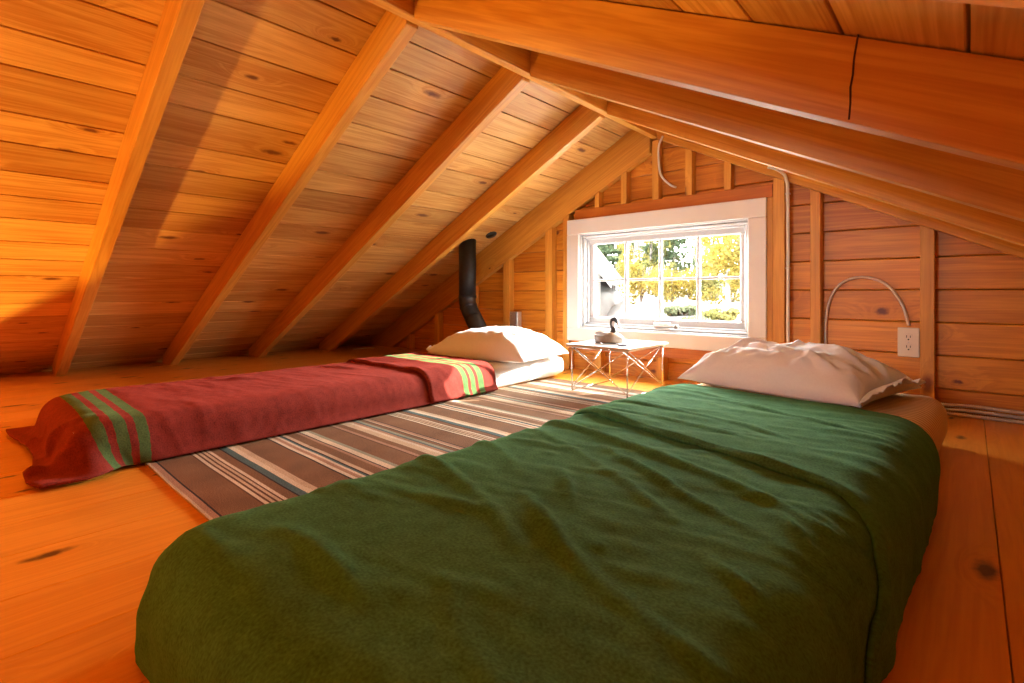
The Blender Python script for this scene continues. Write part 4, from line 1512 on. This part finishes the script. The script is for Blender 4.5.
x, y = at(800, 16.5); tree('conifer', x, y, 4.2, 1.2, M['l_green'], M['bark_dark'], 'green conifer hidden past the latch side of the window', 13, 'conifer_tree')
x, y = at(850, 14.5); tree('broad', x, y, 3.0, 0.9, M['l_yellow'], M['bark_white'], 'yellow aspen hidden past the latch side of the window', 14, 'aspen_tree', n=24, per=90, leaf=0.045)
x, y = at(905, 17.0); tree('conifer', x, y, 4.4, 1.3, M['l_pale'], M['bark_dark'], 'pale conifer hidden well past the latch side of the window', 15, 'conifer_tree')
for u, d, r, hg, mt, lab, sd in ((641, 10.4, 0.5, 0.95, 'l_yellow', 'golden shrub beside the shed wall', 21), (656, 11.6, 0.5, 0.85, 'l_lime', 'golden green shrub in the second pane column', 22),
                                 (672, 10.2, 0.5, 0.75, 'l_yellow', 'golden shrub in the third pane column', 23), (690, 11.6, 0.55, 0.7, 'l_yellow', 'low golden shrub under the white aspens', 24),
                                 (712, 10.4, 0.5, 0.65, 'l_lime', 'pale golden shrub by the last muntin', 25), (733, 9.4, 0.5, 0.7, 'l_yellow', 'golden shrub at the foot of the yellow aspen', 26),
                                 (684, 7.6, 0.30, 0.16, 'l_pale', 'low green clump on the slope in the third pane column', 27), (722, 7.4, 0.26, 0.15, 'l_lime', 'low green clump on the slope in the last pane column', 28),
                                 (697, 6.6, 0.28, 0.14, 'l_pale', 'nearest low green clump on the slope', 29)):
    x, y = at(u, d)
    bush(x, y, r, hg, M[mt], lab, sd)

# shed seen in the first pane column
M['shed_wall'] = plain('shed_boards', (0.0078, 0.0064, 0.0055), 0.9, var=0.12, bscale=5)  # shed colours darkened too, lower outdoor exposure put into the colour
M['shed_roof'] = plain('shed_roofing', (0.0103, 0.0098, 0.0089), 0.9, var=0.12, bscale=12, bump=0.3)
M['shed_door'] = plain('shed_door_wood', (0.0064, 0.0045, 0.0035), 0.8, var=0.12)
M['trimw'] = plain('shed_trim_white', (0.0200, 0.0200, 0.0192), 0.7)
shed = empty('shed', (-6.15, 9.75, -1.75), math.radians(24))
tag(shed, 'small shed with a pale pitched roof outside the window beside the yellow trees', 'shed')
# local: the gable end faces -y; ridge along y
sw, sdp, seh, sri = 1.5, 3.0, 2.75, 1.9
bm = bmesh.new()
prof = [(-sw * 2, 0), (0.0, 0), (0.0, seh), (-sw, seh + sri), (-sw * 2, seh)]
a = [bm.verts.new((x, 0, z)) for x, z in prof]
b = [bm.verts.new((x, sdp, z)) for x, z in prof]
bm.faces.new(a); bm.faces.new(b[::-1])
for i in range(5):
    bm.faces.new((a[i], b[i], b[(i + 1) % 5], a[(i + 1) % 5]))
from_bm('walls', bm, M['shed_wall'], shed)
for sx in (1, -1):
    bm = bmesh.new()
    ov = 0.28
    e = Vector((0.0 + ov if sx > 0 else -2 * sw - ov, 0, seh - ov * sri / sw + 0.02))
    r_ = Vector((-sw, 0, seh + sri + 0.02))
    pr = [e, r_, r_ + Vector((0, 0, 0.07)), e + Vector((0, 0, 0.07))]
    a = [bm.verts.new((p.x, -0.3, p.z)) for p in pr]
    b = [bm.verts.new((p.x, sdp + 0.3, p.z)) for p in pr]
    bm.faces.new(a); bm.faces.new(b[::-1])
    for i in range(4):
        bm.faces.new((a[i], b[i], b[(i + 1) % 4], a[(i + 1) % 4]))
    from_bm('roof_slope', bm, M['shed_roof'], shed)
    bm = bmesh.new()
    pr = [e + Vector((0, 0, -0.06)), r_ + Vector((0, 0, -0.06)), r_ + Vector((0, 0, 0.08)), e + Vector((0, 0, 0.08))]
    a = [bm.verts.new((p.x, -0.33, p.z)) for p in pr]
    b = [bm.verts.new((p.x, -0.302, p.z)) for p in pr]
    bm.faces.new(a); bm.faces.new(b[::-1])
    for i in range(4):
        bm.faces.new((a[i], b[i], b[(i + 1) % 4], a[(i + 1) % 4]))
    from_bm('bargeboard', bm, M['trimw'], shed)
bm = bmesh.new(); box(bm, (-0.95, -0.04, 0.25), (-0.35, -0.001, 2.2), None, 0.005)
from_bm('shed_door', bm, M['shed_door'], shed)
